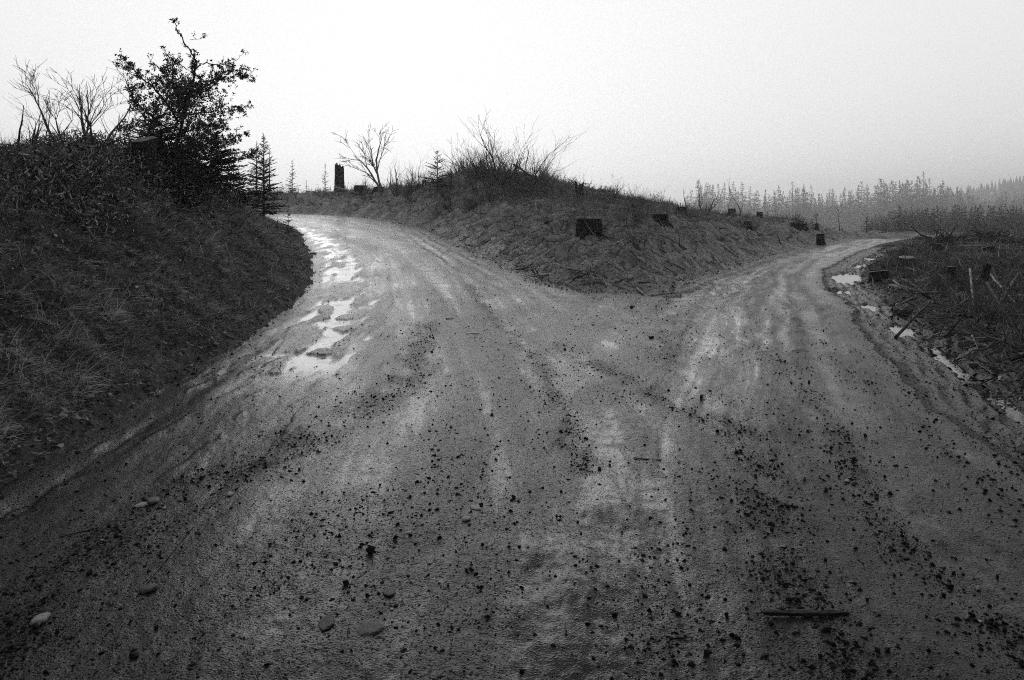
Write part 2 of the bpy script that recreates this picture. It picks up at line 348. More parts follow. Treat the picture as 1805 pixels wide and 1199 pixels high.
def attr(t, name):
    n = t.nodes.new('ShaderNodeAttribute'); n.attribute_name = name; return n.outputs['Fac']
def bump(t, h, dist, strength=1.0, nrm=None):
    n = t.nodes.new('ShaderNodeBump'); n.inputs['Distance'].default_value = dist; n.inputs['Strength'].default_value = strength
    t.links.new(h, n.inputs['Height'])
    if nrm is not None: t.links.new(nrm, n.inputs['Normal'])
    return n.outputs[0]

def mat_road():
    m, t, b = newmat('wet mud and gravel'); pos = t.nodes.new('ShaderNodeNewGeometry').outputs['Position']
    wet = attr(t, 'wet'); gr = attr(t, 'gravel')
    n1 = tnoise(t, pos, 60, 4, .7); n2 = tnoise(t, pos, 9, 4, .6); n3 = tnoise(t, pos, 190, 2, .6); n4 = tnoise(t, pos, 24, 3, .6)
    vo = t.nodes.new('ShaderNodeTexVoronoi'); vo.inputs['Scale'].default_value = 85; t.links.new(pos, vo.inputs['Vector'])
    vo2 = t.nodes.new('ShaderNodeTexVoronoi'); vo2.inputs['Scale'].default_value = 34; t.links.new(pos, vo2.inputs['Vector'])
    col = mth(t, 'MULTIPLY', mrange(t, n1, .3, .7, .5, 1.5), mrange(t, n2, .3, .7, .7, 1.35))
    speck = mrange(t, vo.outputs['Distance'], .15, .55, .5, 1.25)
    col = mth(t, 'MULTIPLY', mth(t, 'MULTIPLY', col, speck), mrange(t, gr, 0, 1, .009, .006))
    t.links.new(col, b.inputs['Base Color'])
    # roughness: puddled silt is nearly a mirror, loose gravel is rough
    r0 = mrange(t, wet, 0, .8, .32, .14); r1 = mrange(t, wet, .78, 1.0, 0, -.14)
    rr = mth(t, 'ADD', r0, r1); rr = mth(t, 'ADD', rr, mrange(t, n1, .3, .7, -.06, .12)); rr = mth(t, 'ADD', rr, mth(t, 'MULTIPLY', gr, .12), None, True)
    t.links.new(rr, b.inputs['Roughness']); b.inputs['IOR'].default_value = 1.34
    h = mth(t, 'ADD', mth(t, 'MULTIPLY', n1, .5), mth(t, 'MULTIPLY', n3, .35))
    h = mth(t, 'ADD', h, mth(t, 'MULTIPLY', mrange(t, vo.outputs['Distance'], 0, .5, 1, 0), .35))
    h = mth(t, 'ADD', h, mth(t, 'MULTIPLY', mrange(t, vo2.outputs['Distance'], 0, .45, .7, 0), mrange(t, gr, .1, .9, 0, 1)))
    damp = mrange(t, wet, .55, 1.0, 1, .24)
    h = mth(t, 'MULTIPLY', h, damp)
    # pebbles standing proud of the wet film: dark and dull, denser where gravel lies
    spec = None
    for sc_, thr, sz in ((170, .72, .34), (85, .78, .36), (42, .86, .30)):
        v_ = t.nodes.new('ShaderNodeTexVoronoi'); v_.inputs['Scale'].default_value = sc_; t.links.new(pos, v_.inputs['Vector'])
        sp_ = t.nodes.new('ShaderNodeSeparateColor'); t.links.new(v_.outputs['Color'], sp_.inputs[0])
        dens = mth(t, 'SUBTRACT', thr + .03, mth(t, 'ADD', mth(t, 'MULTIPLY', gr, .32), mrange(t, n2, .35, .65, -.05, .13)))
        on = mth(t, 'GREATER_THAN', sp_.outputs[0], dens); k_ = mth(t, 'MULTIPLY', on, mrange(t, v_.outputs['Distance'], sz * .8, sz * 1.25, 1, 0))
        k_.node.use_clamp = True
        spec = k_ if spec is None else mth(t, 'MAXIMUM', spec, k_)
    spec = mth(t, 'MULTIPLY', spec, mrange(t, wet, .75, .97, 1, .1))
    t.links.new(mrange(t, spec, 0, 1, .5, .06), b.inputs['Specular IOR Level'])
    h = mth(t, 'ADD', h, mth(t, 'MULTIPLY', spec, .5))
    h = mth(t, 'ADD', h, mth(t, 'MULTIPLY', mth(t, 'MULTIPLY', n4, mrange(t, wet, .5, .9, 1.1, .1)), 1.0))
    t.links.new(bump(t, h, .0045, .9), b.inputs['Normal'])
    return m
def mat_soil():
    m, t, b = newmat('dark soil with litter'); pos = t.nodes.new('ShaderNodeNewGeometry').outputs['Position']
    n1 = tnoise(t, pos, 3, 5, .65); n2 = tnoise(t, pos, 26, 5, .75); n3 = tnoise(t, pos, 110, 3, .7); sh = attr(t, 'shoulder')
    vo = t.nodes.new('ShaderNodeTexVoronoi'); vo.inputs['Scale'].default_value = 30; t.links.new(pos, vo.inputs['Vector'])
    c = mth(t, 'MULTIPLY', mrange(t, n1, .3, .7, .5, 1.4), mrange(t, n2, .35, .65, .25, 1.7)); c = mth(t, 'MULTIPLY', c, mrange(t, attr(t, 'pale'), 0, 1, .08, .36))
    chips = mth(t, 'MULTIPLY', mrange(t, n2, .62, .68, 0, .10), mrange(t, n1, .4, .6, 0, 1)); c = mth(t, 'ADD', c, chips)
    t.links.new(c, b.inputs['Base Color'])
    t.links.new(mrange(t, sh, 0, 1, .85, .38), b.inputs['Roughness']); b.inputs['Specular IOR Level'].default_value = .35
    h = mth(t, 'ADD', mth(t, 'MULTIPLY', n2, .8), mth(t, 'MULTIPLY', n3, .3)); h = mth(t, 'ADD', h, mth(t, 'MULTIPLY', vo.outputs['Distance'], .4))
    t.links.new(bump(t, h, .05, .9), b.inputs['Normal'])
    return m
def mat_shade(name, lo, hi, rough=.75, spec=.2, nscale=0, bumpd=0, transl=0):
    m, t, b = newmat(name); a = attr(t, 'shade'); c = mrange(t, a, 0, 1, lo, hi)
    if nscale:
        pos = t.nodes.new('ShaderNodeTexCoord').outputs['Object']; n = tnoise(t, pos, nscale, 5, .7)
        c = mth(t, 'MULTIPLY', c, mrange(t, n, .3, .7, .45, 1.55))
        if bumpd: t.links.new(bump(t, n, bumpd), b.inputs['Normal'])
    t.links.new(c, b.inputs['Base Color']); b.inputs['Roughness'].default_value = rough; b.inputs['Specular IOR Level'].default_value = spec
    return m
def mat_bark():
    m, t, b = newmat('rough dark bark'); pos = t.nodes.new('ShaderNodeTexCoord').outputs['Object']
    mpn = t.nodes.new('ShaderNodeMapping'); mpn.inputs['Scale'].default_value = (1, 1, .22); t.links.new(pos, mpn.inputs[0])
    n = tnoise(t, mpn.outputs[0], 26, 6, .75); n2 = tnoise(t, pos, 4, 3)
    t.links.new(mth(t, 'MULTIPLY', mrange(t, n, .3, .7, .008, .05), mrange(t, n2, .3, .7, .5, 1.5)), b.inputs['Base Color']); b.inputs['Roughness'].default_value = .85
    b.inputs['Specular IOR Level'].default_value = .2
    t.links.new(bump(t, n, .05, 1), b.inputs['Normal']); return m
def mat_cut(lo=.14, hi=.42):
    m, t, b = newmat('weathered cut wood'); pos = t.nodes.new('ShaderNodeTexCoord').outputs['Object']
    w = t.nodes.new('ShaderNodeTexWave'); w.wave_type = 'RINGS'; w.rings_direction = 'Z'; w.inputs['Scale'].default_value = 9; w.inputs['Distortion'].default_value = 3; t.links.new(pos, w.inputs['Vector'])
    n = tnoise(t, pos, 11, 5, .7); n2 = tnoise(t, pos, 60, 3)
    c = mth(t, 'MULTIPLY', mrange(t, n, .3, .7, lo, hi), mrange(t, w.outputs['Fac'], 0, 1, .75, 1.1)); c = mth(t, 'MULTIPLY', c, mrange(t, n2, .3, .7, .7, 1.2))
    t.links.new(c, b.inputs['Base Color']); b.inputs['Roughness'].default_value = .7; t.links.new(bump(t, n2, .01), b.inputs['Normal']); return m
def mat_stone(name, lo, hi, rough):
    m, t, b = newmat(name); pos = t.nodes.new('ShaderNodeTexCoord').outputs['Object']
    oi = t.nodes.new('ShaderNodeObjectInfo').outputs['Random']; n = tnoise(t, pos, 30, 5, .7); n2 = tnoise(t, pos, 160, 3)
    c = mth(t, 'MULTIPLY', mrange(t, n, .25, .75, lo, hi), mrange(t, oi, 0, 1, .6, 1.4)); c = mth(t, 'MULTIPLY', c, mrange(t, n2, .3, .7, .75, 1.25))
    t.links.new(c, b.inputs['Base Color']); b.inputs['Roughness'].default_value = rough; t.links.new(bump(t, n2, .004), b.inputs['Normal']); return m
def mat_water():
    m, t, b = newmat('muddy still water'); pos = t.nodes.new('ShaderNodeNewGeometry').outputs['Position']
    b.inputs['Base Color'].default_value = (.03, .03, .03, 1); b.inputs['Roughness'].default_value = .03; b.inputs['IOR'].default_value = 1.33
    t.links.new(bump(t, tnoise(t, pos, 14, 2), .0015), b.inputs['Normal']); return m
M_ROAD = mat_road(); M_SOIL = mat_soil(); M_BARK = mat_bark(); M_CUT = mat_cut(.35, .75); M_CUTD = mat_cut(.12, .34); M_WATER = mat_water()
M_GRASS = mat_shade('dead grass', .012, .62); M_TWIG = mat_shade('bare twig bark', .02, .32, .7); M_STICK = mat_shade('weathered stick', .012, .36, .7, .2, 9, .01)
M_LEAF = mat_shade('glossy dark leaf', .010, .05, .38, .5); M_NEEDLE = mat_shade('conifer needles', .012, .075, .7); M_LITTER = mat_shade('wood chips and leaves', .02, .5)
M_GRAV = mat_shade('loose gravel', .004, .10, .8, .12)
M_DSTONE = mat_stone('dark crushed rock', .004, .014, .85); M_PSTONE = mat_stone('pale river stone', .25, .6, .55); M_MSTONE = mat_stone('wet grey cobble', .05, .14, .45)

# ------------------------------------------------------------------ ground and road sheets
th = np.concatenate([np.radians(np.linspace(-62, 62, 1050)), np.radians(np.linspace(62, 298, 62))[1:-1]])
r1 = .35 * (1.0066 ** np.arange(int(math.log(70 / .35) / math.log(1.0066)))); r2 = 70 * 1.035 ** np.arange(0, 120)
R = np.concatenate([r1, r2]); nr, na = len(R), len(th)
RR, TT = np.meshgrid(R, th, indexing='ij'); X = (RR * np.sin(TT)).ravel(); Y = (RR * np.cos(TT)).ravel()
Hh, MM = terrain(X, Y)
_grid.update(R=R, th=th, H=Hh.reshape(nr, na))
V = np.stack([X, Y, Hh], 1); V = np.concatenate([V, [[0, 0, float(Hh[:na].mean())]]])
ii, jj = np.meshgrid(np.arange(nr - 1), np.arange(na), indexing='ij'); jn = (jj + 1) % na
Q = np.stack([ii * na + jj, ii * na + jn, (ii + 1) * na + jn, (ii + 1) * na + jj], -1).reshape(-1, 4)[:, ::-1]
jf = np.arange(na); T0 = np.stack([np.full(na, nr * na), (jf + 1) % na, jf], -1)[:, :]
isr = (MM['road'][Q].sum(1) >= 2)
def sub(name, Qs, Ts, mat, keys):
    idx = np.unique(np.concatenate([Qs.ravel(), Ts.ravel()])) if Ts is not None else np.unique(Qs)
    mp_ = np.full(len(V), -1); mp_[idx] = np.arange(len(idx)); fs = [mp_[Qs]] + ([mp_[Ts]] if Ts is not None else [])
    at = {k: np.concatenate([MM[k], MM[k][:1]])[idx] for k in keys}
    return link(name, npmesh(name, V[idx], fs, True, at), mat)
tag(sub('dirt_road', Q[isr], T0, M_ROAD, ('wet', 'gravel')), kind='structure')
tag(sub('ground', Q[~isr], None, M_SOIL, ('shoulder', 'pale')), kind='structure')
for k, (ax, ay, hl, hw, an) in enumerate(PUDDLES):
    a_ = np.linspace(0, 2 * np.pi, 40, endpoint=False); ca, sa = math.cos(math.radians(an)), math.sin(math.radians(an))
    u = np.cos(a_) * hl * 1.35; v = np.sin(a_) * (hw * 1.35)
    vv = np.stack([ax + u * ca - v * sa, ay + u * sa + v * ca, np.full(40, PUD_Z)], 1); vv = np.concatenate([vv, [[ax, ay, PUD_Z]]])
    tt = np.stack([np.arange(40), (np.arange(40) + 1) % 40, np.full(40, 40)], 1)
    tag(link('puddle', npmesh('puddle', vv, [tt]), M_WATER), kind='structure')

# scatter sampling: log-uniform in distance so that density on screen stays even
def scatter(n, r0, r1_, a0, a1, seed, cond, pw=0.0):
    rs = np.random.RandomState(seed); u = rs.rand(n)
    r = r0 * (r1_ / r0) ** u if pw == 0 else (r0 ** pw + u * (r1_ ** pw - r0 ** pw)) ** (1 / pw)
    a = np.radians(rs.uniform(a0, a1, n)); x = r * np.sin(a); y = r * np.cos(a)
    H, M = terrain(x, y); k = cond(x, y, r, M, rs)
    e = .15
    Hx, _ = terrain(x[k] + e, y[k]); Hy, _ = terrain(x[k], y[k] + e)
    g = np.stack([(Hx - H[k]) / e, (Hy - H[k]) / e], 1)
    return x[k], y[k], H[k], r[k], g, {q: M[q][k] for q in M}, rs
def unit(v): return v / (np.linalg.norm(v, axis=-1, keepdims=True) + 1e-9)

# ------------------------------------------------------------------ grass and litter (nobody could count them)
def grass(name, n, a0, a1, r0, r1_, cond, seed, lenr=(.04, .14), _old=(.07, .24), tall=.04, lay=1.0, pale=.12, mat=M_GRASS, label='', base=.4, wmul=1.0):
    x, y, h, r, g, M, rs = scatter(n, r0, r1_, a0, a1, seed, cond)
    m = len(x); cl = fbm(x * 1.3, y * 1.3, 3, seed + 5); cl2 = fbm(x * 5, y * 5, 2, seed + 9)
    dn = -g; dn = np.concatenate([dn, np.zeros((m, 1))], 1)
    D = np.concatenate([rs.normal(size=(m, 2)) * .8, np.full((m, 1), .75)], 1) + dn * lay * .45 + np.array([.1, -.12, 0])
    st = rs.rand(m) < tall; D[st, :2] *= .35; D = unit(D)
    Ln = rs.uniform(*lenr, m) * (1 + .7 * cl) * (1 + .0 * r); Ln[st] *= 2.4; Ln = np.clip(Ln, .02, .9)
    Wd = np.maximum(.0040, r * .0007) * rs.uniform(.6, 1.5, m) * wmul
    bend = np.concatenate([rs.normal(size=(m, 2)) * .4, rs.uniform(-1.1, -.2, (m, 1))], 1) + dn * lay * .3; bend[st, 2] = -.1
    sh = np.clip(base + .07 + .4 * cl + .4 * cl2 + rs.normal(size=m) * .16, 0, 1); sh[rs.rand(m) < pale] = rs.uniform(.6, 1.0)
    P = np.stack([x, y, h - .01], 1)
    o = blade_obj(name, P, D, Ln, Wd, bend, rs, sh, mat); tag(o, label, 'grass', kind='stuff'); return o
grass('grass', 430000, -62, -8, 3.0, 34, lambda x, y, r, M, rs: (M['zone'] == 1) & (M['d'] > .12 + .25 * rs.rand(len(x))) & (noise(x * 2, y * 2, 5) > -.55), 101,
      label='matted dead grass covering the dark bank beside the left road')
grass('grass', 200000, -27, 34, 13, 62, lambda x, y, r, M, rs: (M['zone'] == 2) & (M['d'] > .5 + 1.0 * rs.rand(len(x))) & (rs.rand(len(x)) < .12 + .88 * sm(M['d'] + (x - 2.6) * .6 * (y < 22), 1.4, 3.8)), 102,
      lenr=(.05, .15), base=.6, pale=.2, label='short dead grass and weeds on the mound between the two roads')
grass('grass', 170000, 20, 62, 5, 65, lambda x, y, r, M, rs: (M['zone'] == 3) & (M['d'] > 1.0 + .5 * rs.rand(len(x))) & (noise(x * 1.6, y * 1.6, 6) > -.45), 103,
      lenr=(.06, .24), base=.25, pale=.07, label='low dead grass over the logged field right of the road')
def tufts(name, n, a0, a1, r0, r1_, cond, seed, label, lenr, nb, base=.3):
    x, y, h, r, g, M, rs = scatter(n, r0, r1_, a0, a1, seed, cond, .3); m = len(x); s_ = rs.uniform(*lenr, m)
    P = np.repeat(np.stack([x, y, h - .02], 1), nb, 0); P[:, :2] += rs.normal(size=(m * nb, 2)) * .025; dn = np.repeat(np.concatenate([-g, np.zeros((m, 1))], 1), nb, 0)
    D = unit(np.concatenate([rs.normal(size=(m * nb, 2)) * .7, np.full((m * nb, 1), 1.)], 1) + dn * .5); Ln = np.repeat(s_, nb) * rs.uniform(.5, 1.1, m * nb)
    bend = D * [1, 1, 0] * .8 + dn * .6 + np.array([0, 0, -.9]) * rs.uniform(.3, 1.2, (m * nb, 1)); Wd = np.maximum(.004, np.repeat(r, nb) * .0007) * rs.uniform(.6, 1.5, m * nb)
    sh = np.clip(np.repeat(np.clip(base + rs.normal(size=m) * .15, 0, 1), nb) + rs.normal(size=m * nb) * .12, 0, 1)
    o = blade_obj(name, P, D, Ln, Wd, bend, rs, sh, M_GRASS); tag(o, label, 'grass', kind='stuff')
tufts('grass_tufts', 5200, -60, -8, 3.2, 30, lambda x, y, r, M, rs: (M['zone'] == 1) & (M['d'] > .35) & (noise(x * .9, y * .9, 71) > -.2), 501, 'drooping tufts of longer dead grass on the left bank', (.08, .26), 20, .3)
tufts('grass_tufts', 4200, -25, 34, 14, 55, lambda x, y, r, M, rs: (M['zone'] == 2) & (M['d'] > 1.0) & (noise(x * .7, y * .7, 72) > -.2), 502, 'drooping tufts of weeds on the mound between the roads', (.14, .4), 22, .5)
tufts('grass_tufts', 4200, 20, 58, 5.5, 50, lambda x, y, r, M, rs: (M['zone'] == 3) & (M['d'] > 1.3) & (noise(x * .7, y * .7, 73) > -.3), 503, 'dark tufts of weeds over the logged field at the right', (.12, .4), 22, .15)
# flat litter: chips, leaves, bark
def litter(name, n, a0, a1, r0, r1_, cond, seed, label, lo=.01, hi=.06, pale=.25, wr=(.12, .55)):
    x, y, h, r, g, M, rs = scatter(n, r0, r1_, a0, a1, seed, cond); m = len(x)
    D = unit(np.concatenate([rs.normal(size=(m, 2)), rs.normal(size=(m, 1)) * .18], 1) + np.concatenate([np.zeros((m, 2)), (0 * x)[:, None]], 1))
    D[:, 2] += (D[:, :2] * g).sum(1); D = unit(D)
    Ln = rs.uniform(lo, hi, m) * (1 + r * .03); Wd = Ln * rs.uniform(*wr, m)
    sh = np.clip(rs.beta(1.2, 5, m) + (rs.rand(m) < pale) * rs.uniform(.2, .8, m), 0, 1)
    o = blade_obj(name, np.stack([x, y, h + .03 * rs.rand(m)], 1), D, Ln, Wd, rs.normal(size=(m, 3)) * .2, rs, sh, M_LITTER); return tag(o, label, 'debris', kind='stuff')
litter('forest_litter', 100000, -27, 34, 12, 60, lambda x, y, r, M, rs: (M['zone'] == 2) & (M['d'] > -.1), 110, 'wood chips, clods and dead leaves over the mound between the roads', .01, .05, .3)
litter('forest_litter', 26000, -27, 34, 12, 60, lambda x, y, r, M, rs: (M['zone'] == 2) & (M['d'] > .2) & (noise(x, y, 88) > -.2), 115, 'short broken twigs and splinters over the mound between the roads', .06, .34, .45, (.04, .09))
litter('forest_litter', 16000, 20, 60, 5, 60, lambda x, y, r, M, rs: (M['zone'] == 3) & (M['d'] > .9), 116, 'short broken twigs and splinters over the logged field at the right', .06, .34, .3, (.04, .09))
litter('forest_litter', 9000, -60, -10, 3.2, 26, lambda x, y, r, M, rs: (M['zone'] == 1) & (M['d'] > .3), 117, 'short broken twigs and stalks lying on the left bank', .05, .24, .3, (.025, .06))
litter('forest_litter', 60000, 20, 60, 4, 60, lambda x, y, r, M, rs: (M['zone'] == 3) & (M['d'] > .6), 111, 'wood chips and bark scraps over the logged field at the right', pale=.12)
litter('forest_litter', 70000, -60, -10, 3, 26, lambda x, y, r, M, rs: (M['zone'] == 1) & (M['d'] > .0), 112, 'dead leaves and bark scraps on the grassy left bank', pale=.2)

# ------------------------------------------------------------------ gravel
def gravel(name, n, r0, r1_, a0, a1, cond, seed, label, s0, s1, shade, flat=.7):
    x, y, h, r, g, M, rs = scatter(n, r0, r1_, a0, a1, seed, cond, 0.0); m = len(x)
    s = s0 * (s1 / s0) ** (rs.rand(m) ** 3.5) * (1 + .025 * r)
    base = np.array([[1, 0, 0], [0, 1, 0], [-1, 0, 0], [0, -1, 0], [0, 0, 1], [0, 0, -.6]], float)
    v = base[None] * (1 + .45 * rs.uniform(-1, 1, (m, 6, 3)).mean(-1, keepdims=True)) + rs.normal(size=(m, 6, 3)) * .22
    v[:, :, 2] *= flat * rs.uniform(.7, 1.4, (m, 1)); a = rs.uniform(0, 6.28, m); c_, s_ = np.cos(a)[:, None], np.sin(a)[:, None]
    vx = v[:, :, 0] * c_ - v[:, :, 1] * s_; vy = v[:, :, 0] * s_ + v[:, :, 1] * c_; v = np.stack([vx * 1.1, vy, v[:, :, 2]], -1) * s[:, None, None]
    v += np.stack([x, y, h - s * .05], 1)[:, None]
    f = np.array([[0, 1, 4], [1, 2, 4], [2, 3, 4], [3, 0, 4], [1, 0, 5], [2, 1, 5], [3, 2, 5], [0, 3, 5]])
    T = (np.arange(m)[:, None, None] * 6 + f[None]).reshape(-1, 3)
    return tag(link(name, npmesh(name, v.reshape(-1, 3), [T], False, {'shade': np.repeat(shade(rs, m), 6)}), M_GRAV), label, 'gravel', kind='stuff')
dk = lambda rs, m: np.clip(rs.beta(1.1, 9, m) + (rs.rand(m) < .015) * .9, 0, 1)
gravel('gravel', 420000, 1.6, 26, -48, 48, lambda x, y, r, M, rs: (M['d'] < .05) & (rs.rand(len(x)) < .035 + .965 * M['gravel'] ** 1.1), 120, 'loose dark gravel strewn in bands over the wet dirt road', .0018, .0125, dk)
gravel('gravel', 60000, 3, 30, 15, 50, lambda x, y, r, M, rs: (M['zone'] == 3) & (M['d'] > -.1) & (M['d'] < 1.6) & (rs.rand(len(x)) < .5), 121, 'coarse muddy gravel along the ditch at the right road edge', .004, .016, lambda rs, m: np.clip(rs.beta(1.2, 5, m), 0, 1))
gravel('gravel', 45000, 3, 40, -55, 10, lambda x, y, r, M, rs: (M['d'] > np.where(M['zone'] == 2, -.9 * rs.rand(len(x)) ** 2, -.15)) & (M['d'] < np.where(M['zone'] == 2, 1.8, .5)) & (rs.rand(len(x)) < .7), 122, 'stones and clods along the toe of the left bank and the mound', .004, .02, lambda rs, m: np.clip(rs.beta(1.3, 4, m), 0, 1))

# ------------------------------------------------------------------ individual stones
def stone_mesh(kind, seed):
    rs = np.random.RandomState(seed); bm = bmesh.new()
    if kind == 'angular':
        p = unit(rs.normal(size=(13, 3))) * rs.uniform(.75, 1.1, (13, 1)); p[:, 2] *= .8
        for q in p: bm.verts.new(q)
        r_ = bmesh.ops.convex_hull(bm, input=bm.verts); 
        bmesh.ops.delete(bm, geom=[v for v in bm.verts if not v.link_faces], context='VERTS')
        bmesh.ops.bevel(bm, geom=list(bm.edges), offset=.07, segments=1, affect='EDGES')
        bmesh.ops.triangulate(bm, faces=bm.faces); bmesh.ops.subdivide_edges(bm, edges=bm.edges, cuts=1, use_grid_fill=True)
        for v in bm.verts: v.co += Vector(rs.normal(size=3) * .018)
    else:
        bmesh.ops.create_icosphere(bm, subdivisions=3, radius=1); o = rs.rand(3) * 10
        for v in bm.verts:
            c = np.array(v.co) * 1.1 + o; n_ = noise(np.array([c[0] + c[2]]), np.array([c[1] - c[2] * .7]), 3)[0]; m_ = noise(np.array([c[0] * 2.6 - c[2]]), np.array([c[1] * 2.6 + c[2]]), 5)[0]; v.co *= 1 + .34 * n_ + .12 * m_
            v.co.z = .55 * (v.co.z if v.co.z < .55 else .55 + .4 * (v.co.z - .55)); v.co.y *= .78
    me = bpy.data.meshes.new('stone'); bm.to_mesh(me); bm.free()
    if kind != 'angular':
        for p in me.polygons: p.use_smooth = True
    return me
SM = {('angular', i): stone_mesh('angular', i) for i in range(6)}; SM.update({('round', i): stone_mesh('round', 20 + i) for i in range(5)})
_matcopy = {}
def stone(x, y, size, kind, mat, label, group=None, k=0, rz=0, sink=.3, name='stone', sc=(1, 1, 1), zoff=0):
    key = (kind, k % (6 if kind == 'angular' else 5), mat.name)
    if key not in _matcopy:
        me = SM[key[:2]].copy(); me.name = 'stone'; me.materials.append(mat); _matcopy[key] = me
    o = bpy.data.objects.new(name, _matcopy[key]); COL.objects.link(o)
    hs = .55 if kind == 'round' else .8
    o.location = (x, y, gz(x, y) + size * hs * sc[2] * (1 - 2 * sink) + zoff); o.scale = (size * sc[0], size * sc[1], size * sc[2]); o.rotation_euler = (0, 0, rz)
    return tag(o, label, 'stone', group)
def pxg(px, py):   # where the line of sight through a pixel first meets the ground
    sl = (py - HZ) / F; y = 1.5; k = (px - CX) / F
    while y < 90 and gz(k * y, y) < CAMH - sl * y: y *= 1.01
    return k * y, y
NAMED = [ # px, py, width px, kind, mat, label
    (651, 975, 21, 'angular', M_DSTONE, 'largest blocky black rock on the road, alone left of the middle foreground', (1, .9, .95)),
    (70, 1100, 30, 'round', M_PSTONE, 'pale oval cobble at the bottom left corner, biggest light stone there', (1, 1, 1)),
    (838, 898, 22, 'round', M_PSTONE, 'small flat whitish stone, the upper of two in the middle foreground', (1, .8, .5)),
    (822, 920, 16, 'round', M_PSTONE, 'small whitish stone just below the flat white one in the middle foreground', (1, 1, .8)),
    (686, 1048, 26, 'round', M_MSTONE, 'smooth oval grey stone pressed into the road at the lower middle', (1, 1, .5)),
    (650, 1110, 48, 'round', M_MSTONE, 'broad flat grey slab of rock embedded in the road at the bottom', (1, 1.1, .22)),
    (575, 1105, 44, 'round', M_MSTONE, 'flat half buried grey rock left of the broad slab at the bottom', (1, .8, .2)),
    (609, 1030, 14, 'angular', M_DSTONE, 'black lump of rock between the blocky black rock and the bottom edge', (1, 1, 1)),
    (262, 1044, 28, 'round', M_MSTONE, 'grey oval cobble right of the pale one in the left foreground', (1, 1, .8)),
    (270, 890, 24, 'round', M_MSTONE, 'dark rounded cobble in the gravel band at the left', (1, 1, .9)),
    (250, 893, 22, 'round', M_PSTONE, 'pale flat pebble touching the dark rounded cobble in the left gravel band', (1, 1, .5)),
    (405, 873, 15, 'round', M_PSTONE, 'light pebble at the upper part of the left gravel band', (1, 1, .7)),
    (906, 878, 10, 'angular', M_DSTONE, 'lone small black stone right above the two white ones', (1, 1, 1)),
    (20, 765, 36, 'round', M_MSTONE, 'rounded boulder in the grass at the left picture edge', (1, 1, 1)),
    (155, 706, 30, 'round', M_MSTONE, 'pale grey rock at the grassy toe of the left bank', (1, .8, .8)),
    (320, 624, 16, 'round', M_MSTONE, 'smooth upright cobble at the foot of the left bank grass', (.9, .8, 1.4)),
    (380, 611, 14, 'round', M_MSTONE, 'small round cobble farther along the foot of the left bank', (1, 1, 1.1)),
    (552, 448, 12, 'round', M_PSTONE, 'light stone on the road edge where the left bank curves away', (1, 1, .8)),
    (506, 512, 9, 'round', M_PSTONE, 'small pale stone above the shiny mud at the left', (1, 1, .7)),
    (1718, 649, 22, 'round', M_MSTONE, 'brown grey rounded boulder beside the long ditch puddle', (1, 1, 1.3)),
    (1588, 557, 15, 'round', M_MSTONE, 'round rock just behind the short ditch puddle', (1, 1, 1)),
    (1148, 598, 12, 'angular', M_DSTONE, 'black stone on the road in front of the tip of the mound', (1.1, 1, .8)),
    (1236, 706, 9, 'angular', M_DSTONE, 'upright black stone in the middle of the right road', (.8, .8, 1.3)),
    (793, 562, 24, 'round', M_PSTONE, 'flat white stone shining on the left road', (1, .7, .35)),
    (834, 588, 24, 'round', M_PSTONE, 'flat pale stone lying just below the white one on the left road', (1, .7, .25)),
    (1113, 543, 14, 'angular', M_DSTONE, 'dark clod at the tip of the mound where the roads part', (1.3, 1, .6)),
    (690, 1080, 7, 'round', M_PSTONE, 'tiny white pebble right of the broad slab at the bottom', (1, 1, .8)),
    (1361, 938, 11, 'angular', M_DSTONE, 'black rock topping the dense gravel line above the long plank', (1, 1, 1)),
    (1712, 1087, 15, 'angular', M_DSTONE, 'black rock at the lower right, first of the row towards the corner', (1, 1, 1)),
    (1757, 1107, 15, 'angular', M_DSTONE, 'round black rock in the middle of the lower right row', (1, 1, 1)),
    (1773, 1116, 12, 'angular', M_DSTONE, 'black rock at the right end of the lower right row', (1, 1, 1)),
    (1280, 1087, 12, 'angular', M_DSTONE, 'black rock left of the long plank', (.8, .8, 1.2)),
    (1459, 1119, 12, 'angular', M_DSTONE, 'squarish black rock just under the right half of the plank', (1, 1, 1)),
    (1547, 1152, 13, 'angular', M_DSTONE, 'left one of a pair of black rocks below the plank end', (1, 1, 1)),
    (1565, 1153, 13, 'angular', M_DSTONE, 'right one of a pair of black rocks below the plank end', (1, 1, 1)),
]
for i, (px, py, wpx, kd, mt, lb, sc) in enumerate(NAMED):
    x, y = pxg(px, py); stone(x, y, wpx / F * y * .5, kd, mt, lb, None, i, i * 1.3, .2 if kd == 'angular' else .3, 'stone', sc)
rs = np.random.RandomState(5)
cnt = 0
while cnt < 255:
    if rs.rand() < .84:
        pl, hw, s_ = GRAVEL[rs.choice([0, 0, 0, 1, 2, 2, 3, 3, 4, 6])]; i = rs.randint(len(pl) - 1); t_ = rs.rand(); p = pl[i] * (1 - t_) + pl[i + 1] * t_ + rs.normal(size=2) * hw * .75
        x, y = p
    else:
        y = 2.2 * (9 / 2.2) ** rs.rand(); x = rs.uniform(-.75, .75) * y
    px = x / max(y, .1) * F + CX; py = HZ + CAMH / max(y, .1) * F
    if y < 1.9 or not (0 < px < 1805) or py > 1190: continue
    if not inside(np.array([x]), np.array([y]), ROAD)[0]: continue
    s = .003 + .016 * rs.rand() ** 3 + .0006 * y
    pale = rs.rand() < .1
    if pale: stone(x, y, s, 'round', M_PSTONE, 'small pale pebble pressed into the wet road', 'pale pebbles scattered on the road', rs.randint(5), rs.rand() * 6, .2, 'pebble', (1, 1, .7))
    else: stone(x, y, s, 'angular', M_DSTONE, 'small black angular stone lying loose on the wet road', 'small black stones strewn over the road', rs.randint(6), rs.rand() * 6, .24)
    cnt += 1

